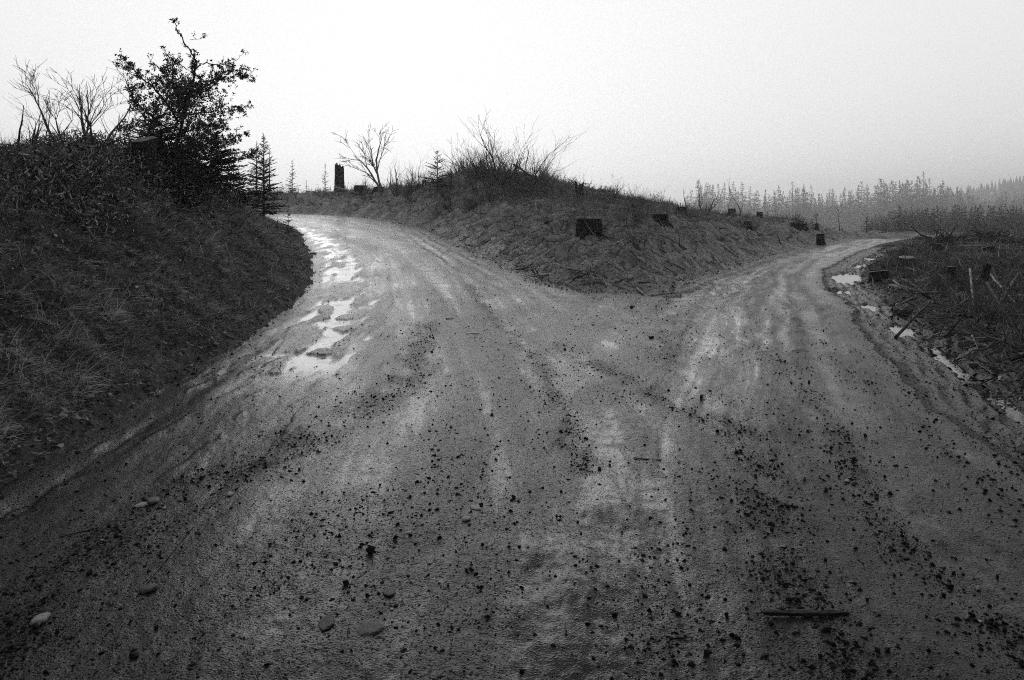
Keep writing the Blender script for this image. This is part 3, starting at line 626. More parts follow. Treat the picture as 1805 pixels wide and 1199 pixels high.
# ------------------------------------------------------------------ stumps, snag, logs
def stump(px, pyb, wpx, hpx, depth, label, group=None, seed=0, tilt=(0, 0), cut='flat', pale=False, leanx=0.0, taper=.78, name='tree_stump', sinkz=.05):
    rs = np.random.RandomState(seed + 300); x = (px - CX) / F * depth; z = gz(x, depth)
    rt = wpx / F * depth * .5; h = hpx / F * depth
    root = empty(name, (x, depth, z), rs.rand() * 6.28 if leanx == 0 else 0)
    g = Geo(); k = 26; an = np.arange(k) / k * 2 * np.pi; rows = 9
    lob = 1 + .10 * np.sin(an * rs.randint(4, 6) + rs.rand() * 6) + .05 * rs.normal(size=k); rings = []
    for i in range(rows):
        t_ = i / (rows - 1); fl = 1 + (1 / taper - 1) * (1 - t_) ** 2.2 * (1 + .9 * np.maximum(0, np.sin(an * 5 + seed)))
        rad = rt * fl * (1 + (lob - 1) * (1.2 - .4 * t_)) * (1 + .02 * rs.normal(size=k))
        zz = -sinkz - .1 + t_ * (h + sinkz + .1)
        ring = np.stack([np.cos(an) * rad + leanx * t_ * h, np.sin(an) * rad, np.full(k, zz) + (tilt[0] * np.cos(an) * rad + tilt[1] * np.sin(an) * rad) * t_], 1)
        if cut == 'jag' and i >= rows - 2: ring[:, 2] += (rs.rand(k) - .3 + .35 * np.sin(an + 1)) * h * (.17 if i == rows - 1 else .03)
        rings.append(ring)
    Vv = np.concatenate(rings); i_ = np.arange(rows - 1)[:, None] * k; j_ = np.arange(k)[None]; j2 = (j_ + 1) % k
    g.add(Vv, np.stack([i_ + j_, i_ + j2, i_ + k + j2, i_ + k + j_], -1).reshape(-1, 4))
    if cut == 'jag':   # hollow broken heart
        c = rings[-1].mean(0) - np.array([0, 0, h * .12]); inner = rings[-1] * .55 + c * .45; inner[:, 2] -= h * .08 * rs.rand(k)
        vv = np.concatenate([rings[-1], inner, [c]]); q = np.stack([np.arange(k), (np.arange(k) + 1) % k, k + (np.arange(k) + 1) % k, k + np.arange(k)], -1)
        t_ = np.stack([k + np.arange(k), k + (np.arange(k) + 1) % k, np.full(k, 2 * k)], -1); g.add(vv, q, t_)
    if cut != 'jag' or h < 1:
        for q_ in range(5):   # buttress roots
            a_ = rs.rand() * 6.28; c_, s2 = math.cos(a_), math.sin(a_); g.tube([(c_ * rt * .75, s2 * rt * .75, h * .38), (c_ * rt * 1.15, s2 * rt * 1.15, h * .1), (c_ * rt * 1.7, s2 * rt * 1.7, -.06)], np.array([.3, .24, .1]) * rt, 7)
    link('bark', g.mesh('stump_bark', True), M_BARK, root)
    if cut != 'jag':
        top = rings[-1]; c = top.mean(0); gg = Geo(); rws = [top * 1.0, top * .97 + c * .03 + [0, 0, .004 + .03 * rt]]
        for f_ in (.75, .5, .25):
            w_ = top * f_ + c * (1 - f_); w_[:, 2] += .03 * rt + rs.normal(size=k) * .012 * rt; rws.append(w_)
        if cut == 'step': 
            for w_ in rws[1:]: w_[:, 2] += np.where(w_[:, 0] > c[0] + .1 * rt, .12 * rt, 0)
        vv = np.concatenate(rws + [[c + [0, 0, .03 * rt]]]); i_ = np.arange(len(rws) - 1)[:, None] * k
        q = np.stack([i_ + j_, i_ + j2, i_ + k + j2, i_ + k + j_], -1).reshape(-1, 4)
        l_ = (len(rws) - 1) * k; t_ = np.stack([l_ + np.arange(k), l_ + (np.arange(k) + 1) % k, np.full(k, len(vv) - 1)], -1); gg.add(vv, q, t_)
        link('cut_face', gg.mesh('cut_face'), M_CUT if pale else M_CUTD, root)
    return tag(root, label, 'tree stump', group)
G_ST = 'cut stumps left in the clearcut'
STUMPS = [ # px, base py, w, h, depth, label, kwargs
    (1037, 398, 43, 27, 17.8, 'largest dark stump on the mound, flat cut with a thin pale rim', dict(cut='step', taper=.85)),
    (1118, 387, 17, 12, 27, 'small dark stump behind and right of the largest stump', {}),
    (1105, 396, 12, 14, 24, 'narrow dark stub low between the two wider mound stumps', {}),
    (1163, 401, 28, 20, 21, 'broad square dark stump, second largest on the mound', dict(taper=.9)),
    (1200, 387, 17, 11, 29, 'small stump just right of and behind the broad square one', {}),
    (1247, 399, 15, 13, 29, 'small upright stump alone on the slope above the right road', {}),
    (1163, 381, 9, 9, 26, 'thin stub standing just behind the broad square stump', {}),
    (1318, 399, 13, 9, 35, 'dark low stump half way along the slope of the mound', {}),
    (1321, 413, 8, 10, 33, 'thin dark stub lower down the slope above the right road', {}),
    (1339, 374, 10, 8, 44, 'stump with a whitish top on the skyline of the slope', dict(pale=True)),
    (1401, 400, 16, 8, 40, 'wide low stump near the far end of the slope', {}),
    (1416, 402, 11, 8, 40.5, 'smaller low stump touching the wide low one', {}),
    (1440, 397, 6, 6, 43, 'tiny stub beyond the wide low stump', {}),
    (1446, 416, 13, 10, 37.5, 'square stump right on the bank edge of the right road', dict(taper=.9)),
    (1290, 367, 12, 7, 42, 'low stump with a pale cut on the skyline behind the mound slope', dict(pale=True)),
    (636, 345, 22, 12, 40, 'low wide stump right of the tall broken snag', {}),
    (668, 338, 18, 8, 38, 'flat stump at the foot of the forked bare tree', {}),
    (1652, 447, 21, 15, 29, 'stump with a bright pale slanted top by the root tangle', dict(pale=True, tilt=(0.0, .35))),
    (1742, 448, 19, 13, 30, 'stump with a bright cut top near the right brush pile', dict(pale=True, tilt=(-.05, .32))),
    (1598, 480, 24, 14, 20, 'flat topped dark stump above the nearer tilted one by the ditch', dict(pale=True, tilt=(.06, .14))),
    (1550, 502, 30, 15, 16.5, 'tilted stump nearest the big round puddle', dict(pale=True, tilt=(.12, .12))),
    (1672, 516, 13, 32, 16, 'tall narrow post like stump in the field right of the ditch', dict(leanx=.18, taper=.9)),
    (1728, 512, 12, 40, 15, 'tall splintered stub with one pale torn side', dict(leanx=.3, cut='jag', taper=.9, pale=True)),
]
for i, (px, pb, w, h, dp, lb, kw) in enumerate(STUMPS):
    _g = gz((px - CX) / F * dp, dp); h = min((1.3 if w > 25 else 1.9) * h, max(h, (CAMH - _g) * F / dp + HZ - (pb - h)))    # tops where they show, feet on the ground
    stump(px, pb, w, h, dp, lb, G_ST, i, **kw)
stump(598, 345, 14.5, 50, 42, 'tall black broken snag standing on the skyline above the left road', None, 60, cut='jag', taper=.82, name='broken_snag')
# big stump on the left bank, with a slanted sawn face and a higher splintered side
_bz = gz((252 - CX) / F * 11.6, 11.6)
bs = stump(252, 300, 38, (CAMH - _bz) * F / 11.6 + HZ - 246, 11.6, 'mossy old stump on top of the left bank with a slanted pale cut', None, 71, tilt=(.12, .35), cut='flat', pale=False, leanx=.02)
g = Geo(); x0 = -.30; 
for i, (a, hh, rr_) in enumerate([(-.34, .42, .12), (-.44, .34, .12), (-.24, .36, .1), (-.55, .2, .12)]):
    g.tube([(a, .05, -.25), (a, .05, .2 + hh * .5), (a + .05, .05, .22 + hh * .85), (a + .1, .05, .22 + hh)], [rr_ * 1.3, rr_ * 1.15, rr_ * .8, rr_ * .3], 9)
link('splintered_side', g.mesh('splinter', True), M_BARK, bs)

def branchy(points, rad, label, name='fallen_branch', mat=None, k=7, cat='branch', group=None, shade=.5, twigs=0, seed=0):
    """a stick or log along world points"""
    rs = np.random.RandomState(seed + 900); p = catmull(points, 6); n_ = len(p); p = p + rs.normal(size=p.shape) * rad * .16
    rd = rad * np.linspace(1, .62, n_) * (1 + rs.normal(size=n_) * .06); o0 = p[0].copy(); g = Geo(); g.tube(p - o0, rd, k, True, shade)
    for _ in range(twigs):
        i = rs.randint(n_ // 4, n_ - 1); d = unit(rs.normal(size=3) + [0, 0, .6]); l = rs.uniform(6, 22) * rad
        g.tube([p[i] - o0, p[i] - o0 + d * l * .5 + rs.normal(size=3) * l * .06, p[i] - o0 + d * l], [rad * .3, rad * .2, rad * .06], 4, True, shade)
    o = link(name, g.mesh(name, True), mat or M_STICK); o.location = o0; return tag(o, label, cat, group)
def onground(px, py, lift=0.0):
    x, y = pxg(px, py); return np.array([x, y, gz(x, y) + lift])
def stick_px(a, b, rpx, label, lift=(0, 0), **kw):
    A = onground(*a); B = onground(*b); A[2] += lift[0]; B[2] += lift[1]; r = rpx / F * A[1] * .5
    A[2] += r * .7; B[2] += r * .7; Mi = (A + B) / 2; Mi[2] = max(Mi[2], gz(Mi[0], Mi[1]) + r * .6)
    return branchy([A, Mi + (B - A) * .0, B], r, label, **kw)
# plank in the foreground
A = onground(1348, 1092); B = onground(1497, 1086); bm = bmesh.new(); bmesh.ops.create_cube(bm, size=1)
Lp = np.linalg.norm(B - A)
for v in bm.verts: v.co = Vector((v.co.x * Lp, v.co.y * .016, v.co.z * .013))
bmesh.ops.subdivide_edges(bm, edges=[e for e in bm.edges if abs(e.verts[0].co.x - e.verts[1].co.x) > Lp * .5], cuts=16)
rs = np.random.RandomState(77)
for v in bm.verts:
    t_ = v.co.x / Lp + .5; v.co.y += rs.normal() * .0012 - .004 * math.sin(t_ * 3); v.co.z += rs.normal() * .0012; v.co.y *= .75 + .4 * math.sin(t_ * 2.6 + .3)
    if abs(v.co.x) > Lp * .49: v.co.x += rs.normal() * .008
me = bpy.data.meshes.new('plank'); bm.to_mesh(me); bm.free()
a_ = me.attributes.new('shade', 'FLOAT', 'POINT'); a_.data.foreach_set('value', np.full(len(me.vertices), .02, np.float32))
pk = link('splintered_plank', me, M_STICK); pk.location = (A + B) / 2 + np.array([0, 0, .010]); pk.rotation_euler = (0, 0, math.atan2(B[1] - A[1], B[0] - A[0]))
tag(pk, 'long flat dark strip of wood lying across the lower right foreground', 'plank')
g = Geo(); 
for i in range(3): g.tube([(-.02 - i * .01, -.01 * i, .008), (-.07 - .02 * i, .02 + i * .012, .012 + .006 * i), (-.11 - .012 * i, .015 + .02 * i, .022)], [.003, .002, .001], 4, True, .2)
STK = [
    ((1130, 418), (1210, 441), 6, 'pale weathered log lying down the slope of the mound', dict(shade=.8)),
    ((1000, 478), (1100, 512), 4, 'pale branch pressed into the nose of the mound', dict(shade=.7)),
    ((1122, 513), (1134, 521), 5, 'short whitish stick at the very tip of the mound', dict(shade=1.0)),
    ((960, 396), (1000, 397), 5, 'dark limb lying beside the largest mound stump', dict(shade=.05, twigs=4)),
    ((870, 318), (935, 344), 6, 'dark fallen log slanting down under the big bare shrub', dict(shade=.0, twigs=5, lift=(.35, .1))),
    ((905, 310), (960, 335), 4, 'thinner dark limb slanting right behind the big bare shrub', dict(shade=.0, twigs=5, lift=(.45, .15))),
    ((590, 340), (632, 347), 4, 'pale stick leaning at the foot of the broken snag', dict(shade=.7, lift=(.25, .1))),
    ((1570, 510), (1625, 522), 8, 'short pale log in the brush above the short puddle', dict(shade=.9)),
    ((1578, 600), (1640, 555), 6, 'dark limb propped over the ditch by the round rock', dict(shade=.05, lift=(0, .18), twigs=5)),
    ((1760, 540), (1796, 488), 7, 'thick bare pole leaning up to the right in the field', dict(shade=.55, lift=(0, .0))),
    ((1738, 500), (1790, 545), 3.5, 'long pale pole crossing under the leaning thick one', dict(shade=.85, lift=(.3, .05))),
    ((1740, 540), (1805, 620), 5, 'dark curved limb running out of the picture at the right', dict(shade=.03, lift=(.35, .1), twigs=6)),
    ((1700, 600), (1790, 635), 6, 'muddy branch lying along the berm right of the ditch', dict(shade=.6, twigs=3)),
    ((1710, 505), (1716, 545), 3.5, 'white barked stub in the brush of the right field', dict(shade=1.0, lift=(.3, 0))),
    ((1690, 438), (1728, 437), 5, 'pale log lying between the two bright topped stumps', dict(shade=.9)),
    ((1752, 440), (1800, 443), 4, 'pale pole lying right of the bright topped stump', dict(shade=.6)),
    ((1270, 435), (1300, 456), 3, 'thin stick half way down the slope above the right road', dict(shade=.7)),
    ((1410, 395), (1428, 413), 3, 'pale stick sliding down the far slope', dict(shade=.8)),
    ((0, 395), (95, 432), 4, 'thin dark branch lying on the left bank grass', dict(shade=.2)),
    ((150, 462), (190, 470), 4, 'short pale stick in the middle of the left bank', dict(shade=.75)),
    ((182, 670), (195, 690), 4, 'tiny pale forked twig in the grass near the road', dict(shade=.9, twigs=3)),
    ((1540, 496), (1520, 466), 4, 'dark twig sticking out across the big round puddle', dict(shade=.0, lift=(0, .15))),
    ((1118, 812), (1166, 812), 2.2, 'slim dark twig lying on the road near the middle', dict(shade=.03)),
    ((1180, 1131), (1222, 1131), 3, 'short dark twig in the lower middle of the road', dict(shade=.03)),
    ((240, 1058), (340, 932), 2, 'long thin dark twig in the left gravel band', dict(shade=.02)),
    ((105, 950), (175, 932), 1.8, 'straight dark twig on the bare mud at the left', dict(shade=.02)),
    ((1385, 1062), (1410, 1060), 6, 'small dark splinter just above the left end of the plank', dict(shade=.02)),
]
for i, (a, b, w, lb, kw) in enumerate(STK): stick_px(a, b, w, lb, seed=i, **kw)

# logging debris: single branches in the clearcut, one mesh shape shared by several
rs = np.random.RandomState(31); proto = []
for k_ in range(7):
    g = Geo(); n_ = 6; p = np.zeros((n_, 3)); p[:, 0] = np.linspace(-.5, .5, n_); p[:, 1:] = rs.normal(size=(n_, 2)) * .025
    g.tube(p, np.linspace(.018, .006, n_), 5, True, rs.uniform(.2, 1)); 
    for _ in range(rs.randint(1, 5)):
        i = rs.randint(1, n_ - 1); d = unit(np.array([.7, rs.normal(), rs.normal() * .5 + .3])) * rs.uniform(.1, .3); g.tube([p[i], p[i] + d * .5, p[i] + d + rs.normal(size=3) * .02], [.008, .006, .002], 4, True, .5)
    proto.append(g.mesh('branch', True)); proto[-1].materials.append(M_STICK)
def place_branches(n, cond, seed, label, group, a0, a1, r0, r1_, size):
    x, y, h, r, gg, M, rs = scatter(n * 12, r0, r1_, a0, a1, seed, cond, .5)
    for i in range(min(n, len(x))):
        o = bpy.data.objects.new('branch', proto[rs.randint(7)]); COL.objects.link(o); s = rs.uniform(*size)
        o.location = (x[i], y[i], h[i] + .02 + .02 * s + .03 * rs.rand()); o.scale = (s, s * rs.uniform(.6, 1.3), s * rs.uniform(.6, 1.3))
        az = rs.rand() * 6.28; sl = math.atan(gg[i] @ [math.cos(az), math.sin(az)]); o.rotation_euler = (rs.rand() * 6.28, -sl - rs.uniform(-.1, .35), az); tag(o, label, 'branch', group)
place_branches(110, lambda x, y, r, M, rs: (M['zone'] == 3) & (M['d'] > 1.1), 201, 'broken branch left lying in the logged field at the right', 'broken branches on the right field', 24, 40, 7, 48, (.3, 1.6))
place_branches(165, lambda x, y, r, M, rs: (M['zone'] == 2) & (M['d'] > 1.2), 202, 'broken branch left lying on the mound between the roads', 'broken branches on the mound', -14, 28, 15, 50, (.3, 1.3))
place_branches(24, lambda x, y, r, M, rs: (M['zone'] == 1) & (M['d'] > .8), 203, 'thin dead branch lying in the grass of the left bank', 'dead branches on the left bank', -44, -18, 6, 18, (.3, .9))

# standing thin brush (uncountable twigs)
def brush(name, n, cond, seed, label, a0, a1, r0, r1_, hr, base=.35, wf=.0005, spread=.35):
    x, y, h, r, g, M, rs = scatter(n, r0, r1_, a0, a1, seed, cond, .6); P = []; D = []; Ln = []; Wd = []; S = []; Bn = []
    cl = fbm(x * .8, y * .8, 3, seed)
    for i in range(len(x)):
        hh = rs.uniform(*hr) * (1 + .8 * cl[i]); k = rs.randint(2, 6)
        for _ in range(k):
            d = unit(np.array([rs.normal() * spread, rs.normal() * spread, 1])); b = rs.normal(size=3) * .35; L_ = hh * rs.uniform(.6, 1); w = max(.005, r[i] * wf)
            p0 = np.array([x[i], y[i], h[i] - .02]); P.append(p0); D.append(d); Ln.append(L_); Wd.append(w); Bn.append(b); s_ = np.clip(base + rs.normal() * .2, 0, 1); S.append(s_)
            for _k in range(rs.randint(2, 5)):
                t_ = rs.uniform(.35, .85); q = p0 + d * L_ * .5 * t_ * 2 * .92 + b * L_ * (.18 * t_ / .5 if t_ < .5 else .18 + .44 * (t_ - .5) * 2); P.append(q)
                D.append(unit(d + rs.normal(size=3) * .55)); Ln.append(L_ * rs.uniform(.12, .35)); Wd.append(w * .6); Bn.append(rs.normal(size=3) * .3); S.append(s_)
    o = blade_obj(name, np.array(P), np.array(D), np.array(Ln), np.array(Wd), np.array(Bn), rs, np.array(S), M_TWIG); return tag(o, label, 'brushwood', kind='stuff')
brush('undergrowth', 7000, lambda x, y, r, M, rs: (M['zone'] == 1) & (M['d'] > 2.0) & (noise(x * .6, y * .6, 33) > -.25), 401, 'tangled bare brush standing along the top of the left bank', -52, -17, 8, 26, (.12, .4), .15)
brush('undergrowth', 15000, lambda x, y, r, M, rs: (M['zone'] == 2) & (M['d'] > 2.2) & (y > 20) & (noise(x * .35, y * .35, 34) > -.45), 402, 'grey leafless brush covering the top of the mound', -22, 30, 20, 60, (.15, .6), .62)
brush('undergrowth', 6000, lambda x, y, r, M, rs: (M['zone'] == 3) & (M['d'] > 1.6) & (noise(x * .5, y * .5, 35) > -.1), 403, 'thin dead stems standing over the logged field at the right', 22, 45, 8, 62, (.12, .45), .2)
brush('undergrowth', 1500, lambda x, y, r, M, rs: (M['zone'] == 2) & (M['d'] > 1.0) & (x < 0) & (y > 22), 404, 'dark low shrubs along the skyline above the far left road', -24, -5, 24, 60, (.15, .5), .1)

# ------------------------------------------------------------------ bare trees and shrubs
def grow(g, p, d, L_, r, lvl, rs, up=.15, wig=.18, nchild=(4, 7), ang=.6, shade=.3, kmax=6, minr=.0016, tips=None):
    n_ = max(4, int(5 + L_ * 3)); pts = [p]; dd = unit(d); dd0 = dd
    for i in range(n_):
        dd = unit(dd + rs.normal(size=3) * wig * .5 + np.array([0, 0, up * .22])); pts.append(pts[-1] + dd * L_ / n_)
    pts = np.array(pts); rad = np.maximum(r * (1 - .82 * np.linspace(0, 1, n_ + 1) ** 1.1), minr * .6)
    g.tube(pts, rad, kmax if lvl >= 2 else (4 if lvl == 1 else 3), lvl >= 1, shade)
    if tips is not None and lvl == 0: tips.append((pts[-1], dd)); tips.append((pts[n_ // 2], dd))
    if lvl > 0:
        for _ in range(rs.randint(*nchild)):
            i = rs.randint(max(1, int(n_ * .25)), n_ + 1); tdir = unit(pts[min(i + 1, n_)] - pts[i - 1]); side = unit(np.cross(tdir, rs.normal(size=3)))
            nd_ = unit(tdir * math.cos(ang) + side * math.sin(ang) * rs.uniform(.7, 1.3) + [0, 0, up * .3])
            grow(g, pts[i], nd_, L_ * rs.uniform(.35, .62), max(rad[i] * .62, minr), lvl - 1, rs, up, wig, nchild, ang, shade, kmax, minr, tips)
def bare(px, pyb, pyt, depth, stems, label, name='bare_sapling', seed=0, spread=.35, lean=(0, 0), lvl=2, rpx=2.2, up=.15, shade=.3, nchild=(3, 6), ang=.5, cat='sapling', group=None, wig=.18):
    x = (px - CX) / F * depth; z = gz(x, depth); h = max((HZ - pyt) / F * depth + CAMH - z, .3); rs = np.random.RandomState(seed + 1500)
    root = empty(name, (x, depth, z)); g = Geo(); r = rpx / F * depth * .5 * 1.5
    for s in range(stems):
        a = rs.rand() * 6.28; d = np.array([math.cos(a) * spread * rs.uniform(.3, 1) + lean[0], math.sin(a) * spread + lean[1], 1.]); L_ = h * (rs.uniform(.62, 1.0) if s else 1.0)
        if s == 0: d = np.array([lean[0], lean[1], 1.])
        grow(g, np.array([rs.normal() * .04 * h * (stems > 1), rs.normal() * .03 * h * (stems > 1), -.08]), d, L_ * 1.02, r * rs.uniform(.7, 1.05), lvl, rs, up, wig, nchild, ang, shade, 6, r * .14)
    zz = max(v[:, 2].max() for v in g.V)
    for v in g.V: v[:, 2] *= h / zz; v[:, :2] *= (h / zz) ** .35
    o = link(name, g.mesh(name, True), M_TWIG); o.location = root.location; bpy.data.objects.remove(root); return tag(o, label, cat, group)
BARE = [
    (30, 275, 183, 11, 1, 'dark dead stake standing alone at the far left of the bank', dict(lvl=1, nchild=(2, 4), rpx=4, ang=1.0, shade=0)),
    (55, 275, 165, 11, 4, 'low fan of bare stems leaning right beside the dark dead stake', dict(spread=.5, lean=(.25, 0), rpx=3)),
    (118, 275, 98, 11.5, 2, 'tall bare sapling leaning left, leftmost of the tall ones on the bank', dict(lean=(-.12, 0), spread=.35, rpx=4.5, ang=.45, lvl=3)),
    (142, 275, 112, 12, 3, 'bare sapling with three close stems between the leaning and the wide one', dict(spread=.22, rpx=4, lean=(.05, 0), lvl=3)),
    (180, 270, 98, 11.2, 2, 'wide forked bare sapling with arms curving right, left of the old stump', dict(spread=.45, rpx=5, lean=(.03, 0), ang=.7, lvl=3)),
    (225, 262, 148, 12.5, 9, 'fan of thin upright bare stems behind the old mossy stump', dict(spread=.4, rpx=2.5, lvl=1, nchild=(3, 6))),
    (90, 280, 215, 10.5, 7, 'knee high bare bush in front of the left tall saplings', dict(spread=.6, rpx=2.2, lvl=1)),
    (200, 380, 275, 9.2, 9, 'clump of thin stems standing half way up the left bank', dict(spread=.3, rpx=1.6, lvl=1, shade=.2)),
    (668, 330, 203, 37, 2, 'forked bare tree leaning left on the skyline of the mound', dict(lean=(-.34, 0), spread=.2, rpx=4, ang=.5, shade=.5, lvl=3, up=.02)),
    (640, 338, 300, 38, 6, 'low pale bare bush at the left of the forked bare tree', dict(spread=.7, rpx=1.6, lvl=1, shade=.7)),
    (700, 328, 268, 35, 5, 'thin leafless bush just right of the forked bare tree', dict(spread=.4, rpx=2, lvl=1, shade=.5)),
    (735, 322, 258, 34, 6, 'leafless bush between the thin one and the small fir', dict(spread=.45, rpx=2, lvl=1, shade=.4)),
    (815, 318, 268, 32, 5, 'leafless shoots standing between the two small firs', dict(spread=.4, rpx=1.8, lvl=1, shade=.5)),
    (870, 322, 188, 29, 3, 'tallest thin stem of the bare shrubs on top of the mound', dict(spread=.25, rpx=3.2, lean=(-.1, 0), shade=.35)),
    (890, 325, 205, 28.5, 11, 'large many stemmed leafless shrub crowning the mound', dict(spread=.7, rpx=3.0, lvl=2, nchild=(3, 6), shade=.3)),
    (925, 332, 215, 28.2, 8, 'leafless shrub crowding the right side of the large many stemmed one', dict(spread=.6, lean=(.2, 0), rpx=2.8, lvl=2, nchild=(2, 4), shade=.3)),
    (862, 324, 232, 28.8, 8, 'leafless shrub crowding the left side of the large many stemmed one', dict(spread=.6, lean=(-.15, 0), rpx=2.6, lvl=2, nchild=(2, 4), shade=.4)),
    (842, 325, 235, 29, 6, 'leafless shrub leaning left below the large many stemmed one', dict(spread=.4, lean=(-.4, 0), rpx=2.4, lvl=2, nchild=(2, 4), shade=.5)),
    (945, 345, 262, 28, 4, 'leafless shrub leaning right at the right foot of the large one', dict(spread=.3, lean=(.4, 0), rpx=2.6, shade=.35)),
    (968, 348, 275, 29, 3, 'pale upright sapling right of the leaning shrub', dict(spread=.2, rpx=2, shade=.7)),
    (1022, 355, 315, 29, 3, 'dark gnarled dead branch standing crooked on the skyline', dict(spread=.4, rpx=5, lvl=1, shade=0, wig=.7, nchild=(2, 4), ang=.9)),
    (1085, 362, 305, 31, 4, 'thin pale shoots on the skyline right of the gnarled branch', dict(spread=.25, rpx=1.8, shade=.6)),
    (1128, 370, 322, 32, 5, 'leafless shoots spreading right above the second small stump', dict(spread=.5, rpx=1.6, shade=.6)),
    (1305, 380, 310, 42, 1, 'single tall thin pole tree rising before the misty forest', dict(rpx=2.6, lvl=1, lean=(-.08, 0), shade=.4, nchild=(3, 6), ang=.3)),
    (1235, 380, 326, 38, 1, 'thin bare sapling with a bushy head before the misty forest', dict(rpx=2.4, lvl=2, shade=.4)),
    (1211, 375, 330, 37, 1, 'slim broken topped stem left of the bushy headed sapling', dict(rpx=2, lvl=1, shade=.4, nchild=(1, 3))),
    (1245, 378, 338, 38, 2, 'bent leafless stem leaning right in front of the misty forest', dict(lean=(.5, 0), rpx=2.4, shade=.2)),
    (1292, 378, 347, 41, 2, 'short forked twig left of the single pole tree', dict(rpx=2, spread=.4, shade=.3)),
    (1440, 400, 370, 46, 1, 'short straight stem above the far bend of the right road', dict(rpx=2, lvl=1, shade=.3)),
    (1480, 405, 350, 50, 1, 'slender leaning stem at the far end of the slope', dict(rpx=2, lvl=1, shade=.4, lean=(-.15, 0))),
    (1527, 412, 360, 55, 1, 'slim bare sapling beyond the far bend of the right road', dict(rpx=2.2, lvl=2, shade=.3)),
    (1700, 575, 480, 13, 3, 'dark thin stems standing in the brush right of the ditch', dict(rpx=2.6, spread=.3, lvl=1, shade=.05)),
    (1750, 500, 448, 17, 1, 'bent pale barked stem near the splintered stub', dict(rpx=4, lvl=1, shade=.9, nchild=(1, 3), wig=.5)),
    (1775, 495, 455, 18, 1, 'dark straight stem near the right picture edge', dict(rpx=3, lvl=1, shade=.05)),
    (1725, 600, 500, 11, 5, 'dark wiry bush by the berm right of the long puddle', dict(rpx=2.6, spread=.6, lvl=2, nchild=(2, 4), shade=.05)),
    (1790, 560, 470, 12, 5, 'dark wiry bush at the right picture edge', dict(rpx=2.6, spread=.6, lvl=2, nchild=(2, 4), shade=.05)),
]
for i, (px, pb, pt, dp, st, lb, kw) in enumerate(BARE):
    bare(px, pb, pt, dp, st, lb, seed=i, name='bare_shrub' if st > 2 else 'bare_sapling', cat='shrub' if st > 2 else 'sapling', **kw)
# low bushes: three shapes, many copies
rs = np.random.RandomState(41); bushes = []
for k_ in range(4):
    g = Geo()
    for _ in range(16):
        a = rs.rand() * 6.28; grow(g, np.array([rs.normal() * .08, rs.normal() * .08, -.05]), np.array([math.cos(a) * .7, math.sin(a) * .7, 1.]), rs.uniform(.35, .8), .007, 1, rs, .1, .3, (3, 7), .6, rs.uniform(.1, .6), 4, .003)
    me = g.mesh('low_bush'); me.materials.append(M_TWIG); bushes.append(me)
def place_bushes(n, cond, seed, label, group, a0, a1, r0, r1_, size):
    x, y, h, r, gg, M, rs = scatter(n * 14, r0, r1_, a0, a1, seed, cond, .5)
    for i in range(min(n, len(x))):
        o = bpy.data.objects.new('low_bush', bushes[rs.randint(4)]); COL.objects.link(o); q = rs.uniform(*size); o.location = (x[i], y[i], h[i]); o.scale = (q * rs.uniform(.8, 1.5), q * rs.uniform(.8, 1.5), q); o.rotation_euler = (0, 0, rs.rand() * 6.28); tag(o, label, 'bush', group)
place_bushes(70, lambda x, y, r, M, rs: (M['zone'] == 2) & (M['d'] > .9) & (noise(x * .4, y * .4, 51) > -.05), 601, 'low leafless bush growing on the mound between the roads', 'low bushes on the mound', -20, 28, 16, 50, (.5, 1.3))
place_bushes(45, lambda x, y, r, M, rs: (M['zone'] == 2) & (M['d'] > 1.2) & (x > -8.5) & (x < 1.5) & (y > 26) & (y < 36), 604, 'tall tangled leafless bush on the crest of the mound', 'tall bushes along the crest of the mound', -22, 4, 26, 37, (.8, 1.9))
place_bushes(40, lambda x, y, r, M, rs: (M['zone'] == 1) & (M['d'] > 1.6), 602, 'low leafless bush growing on the left bank', 'low bushes on the left bank', -42, -15, 6.5, 24, (.3, .8))
place_bushes(45, lambda x, y, r, M, rs: (M['zone'] == 3) & (M['d'] > 1.5), 603, 'low leafless bush growing in the logged field at the right', 'low bushes on the right field', 22, 40, 8, 48, (.4, 1.1))

# root tangles / slash piles
def slash(px, depth, wpx, hpx, label, seed, n=60, name='slash_pile', mat=None):
    rs = np.random.RandomState(seed + 2100); x = (px - CX) / F * depth; z = gz(x, depth); w = wpx / F * depth * .5; h = hpx / F * depth; g = Geo()
    for i in range(n):
        p = np.array([rs.normal() * w * .45, rs.normal() * w * .4, 0]); p[2] = -.05 + h * .8 * max(0, 1 - (p[0] / w) ** 2) * rs.rand(); d = unit(np.array([rs.normal(), rs.normal(), rs.normal() * .45 + .1]))
        l = rs.uniform(.2, .75) * w; m = p + d * l * .5 + rs.normal(size=3) * l * .12; g.tube([p - d * l * .5, p, m, p + d * l], np.array([1, .9, .7, .3]) * rs.uniform(.008, .035), 5, True, rs.rand() ** 2 * .5)
    k = 12; an = np.arange(k) / k * 2 * np.pi; rings = [np.stack([np.cos(an) * w * f * (1 + .2 * rs.normal(size=k)), np.sin(an) * w * .7 * f, np.full(k, zz) + .06 * h * rs.normal(size=k)], 1) for f, zz in ((1.05, -.15), (.8, h * .22), (.5, h * .42), (.2, h * .5))]
    j = np.arange(k)[None]; i_ = np.arange(3)[:, None] * k; j2 = (j + 1) % k; g.add(np.concatenate(rings), np.stack([i_ + j, i_ + j2, i_ + k + j2, i_ + k + j], -1).reshape(-1, 4), None, .05)
    o = link(name, g.mesh(name), M_STICK); o.location = (x, depth, z); return tag(o, label, 'brush pile')
slash(1665, 36, 50, 34, 'torn root tangle with crooked limbs sticking up beside the bright stump', 1, 90, 'root_tangle')
slash(1740, 38, 85, 30, 'widest pile of logging slash at the far edge of the right field', 2, 120)
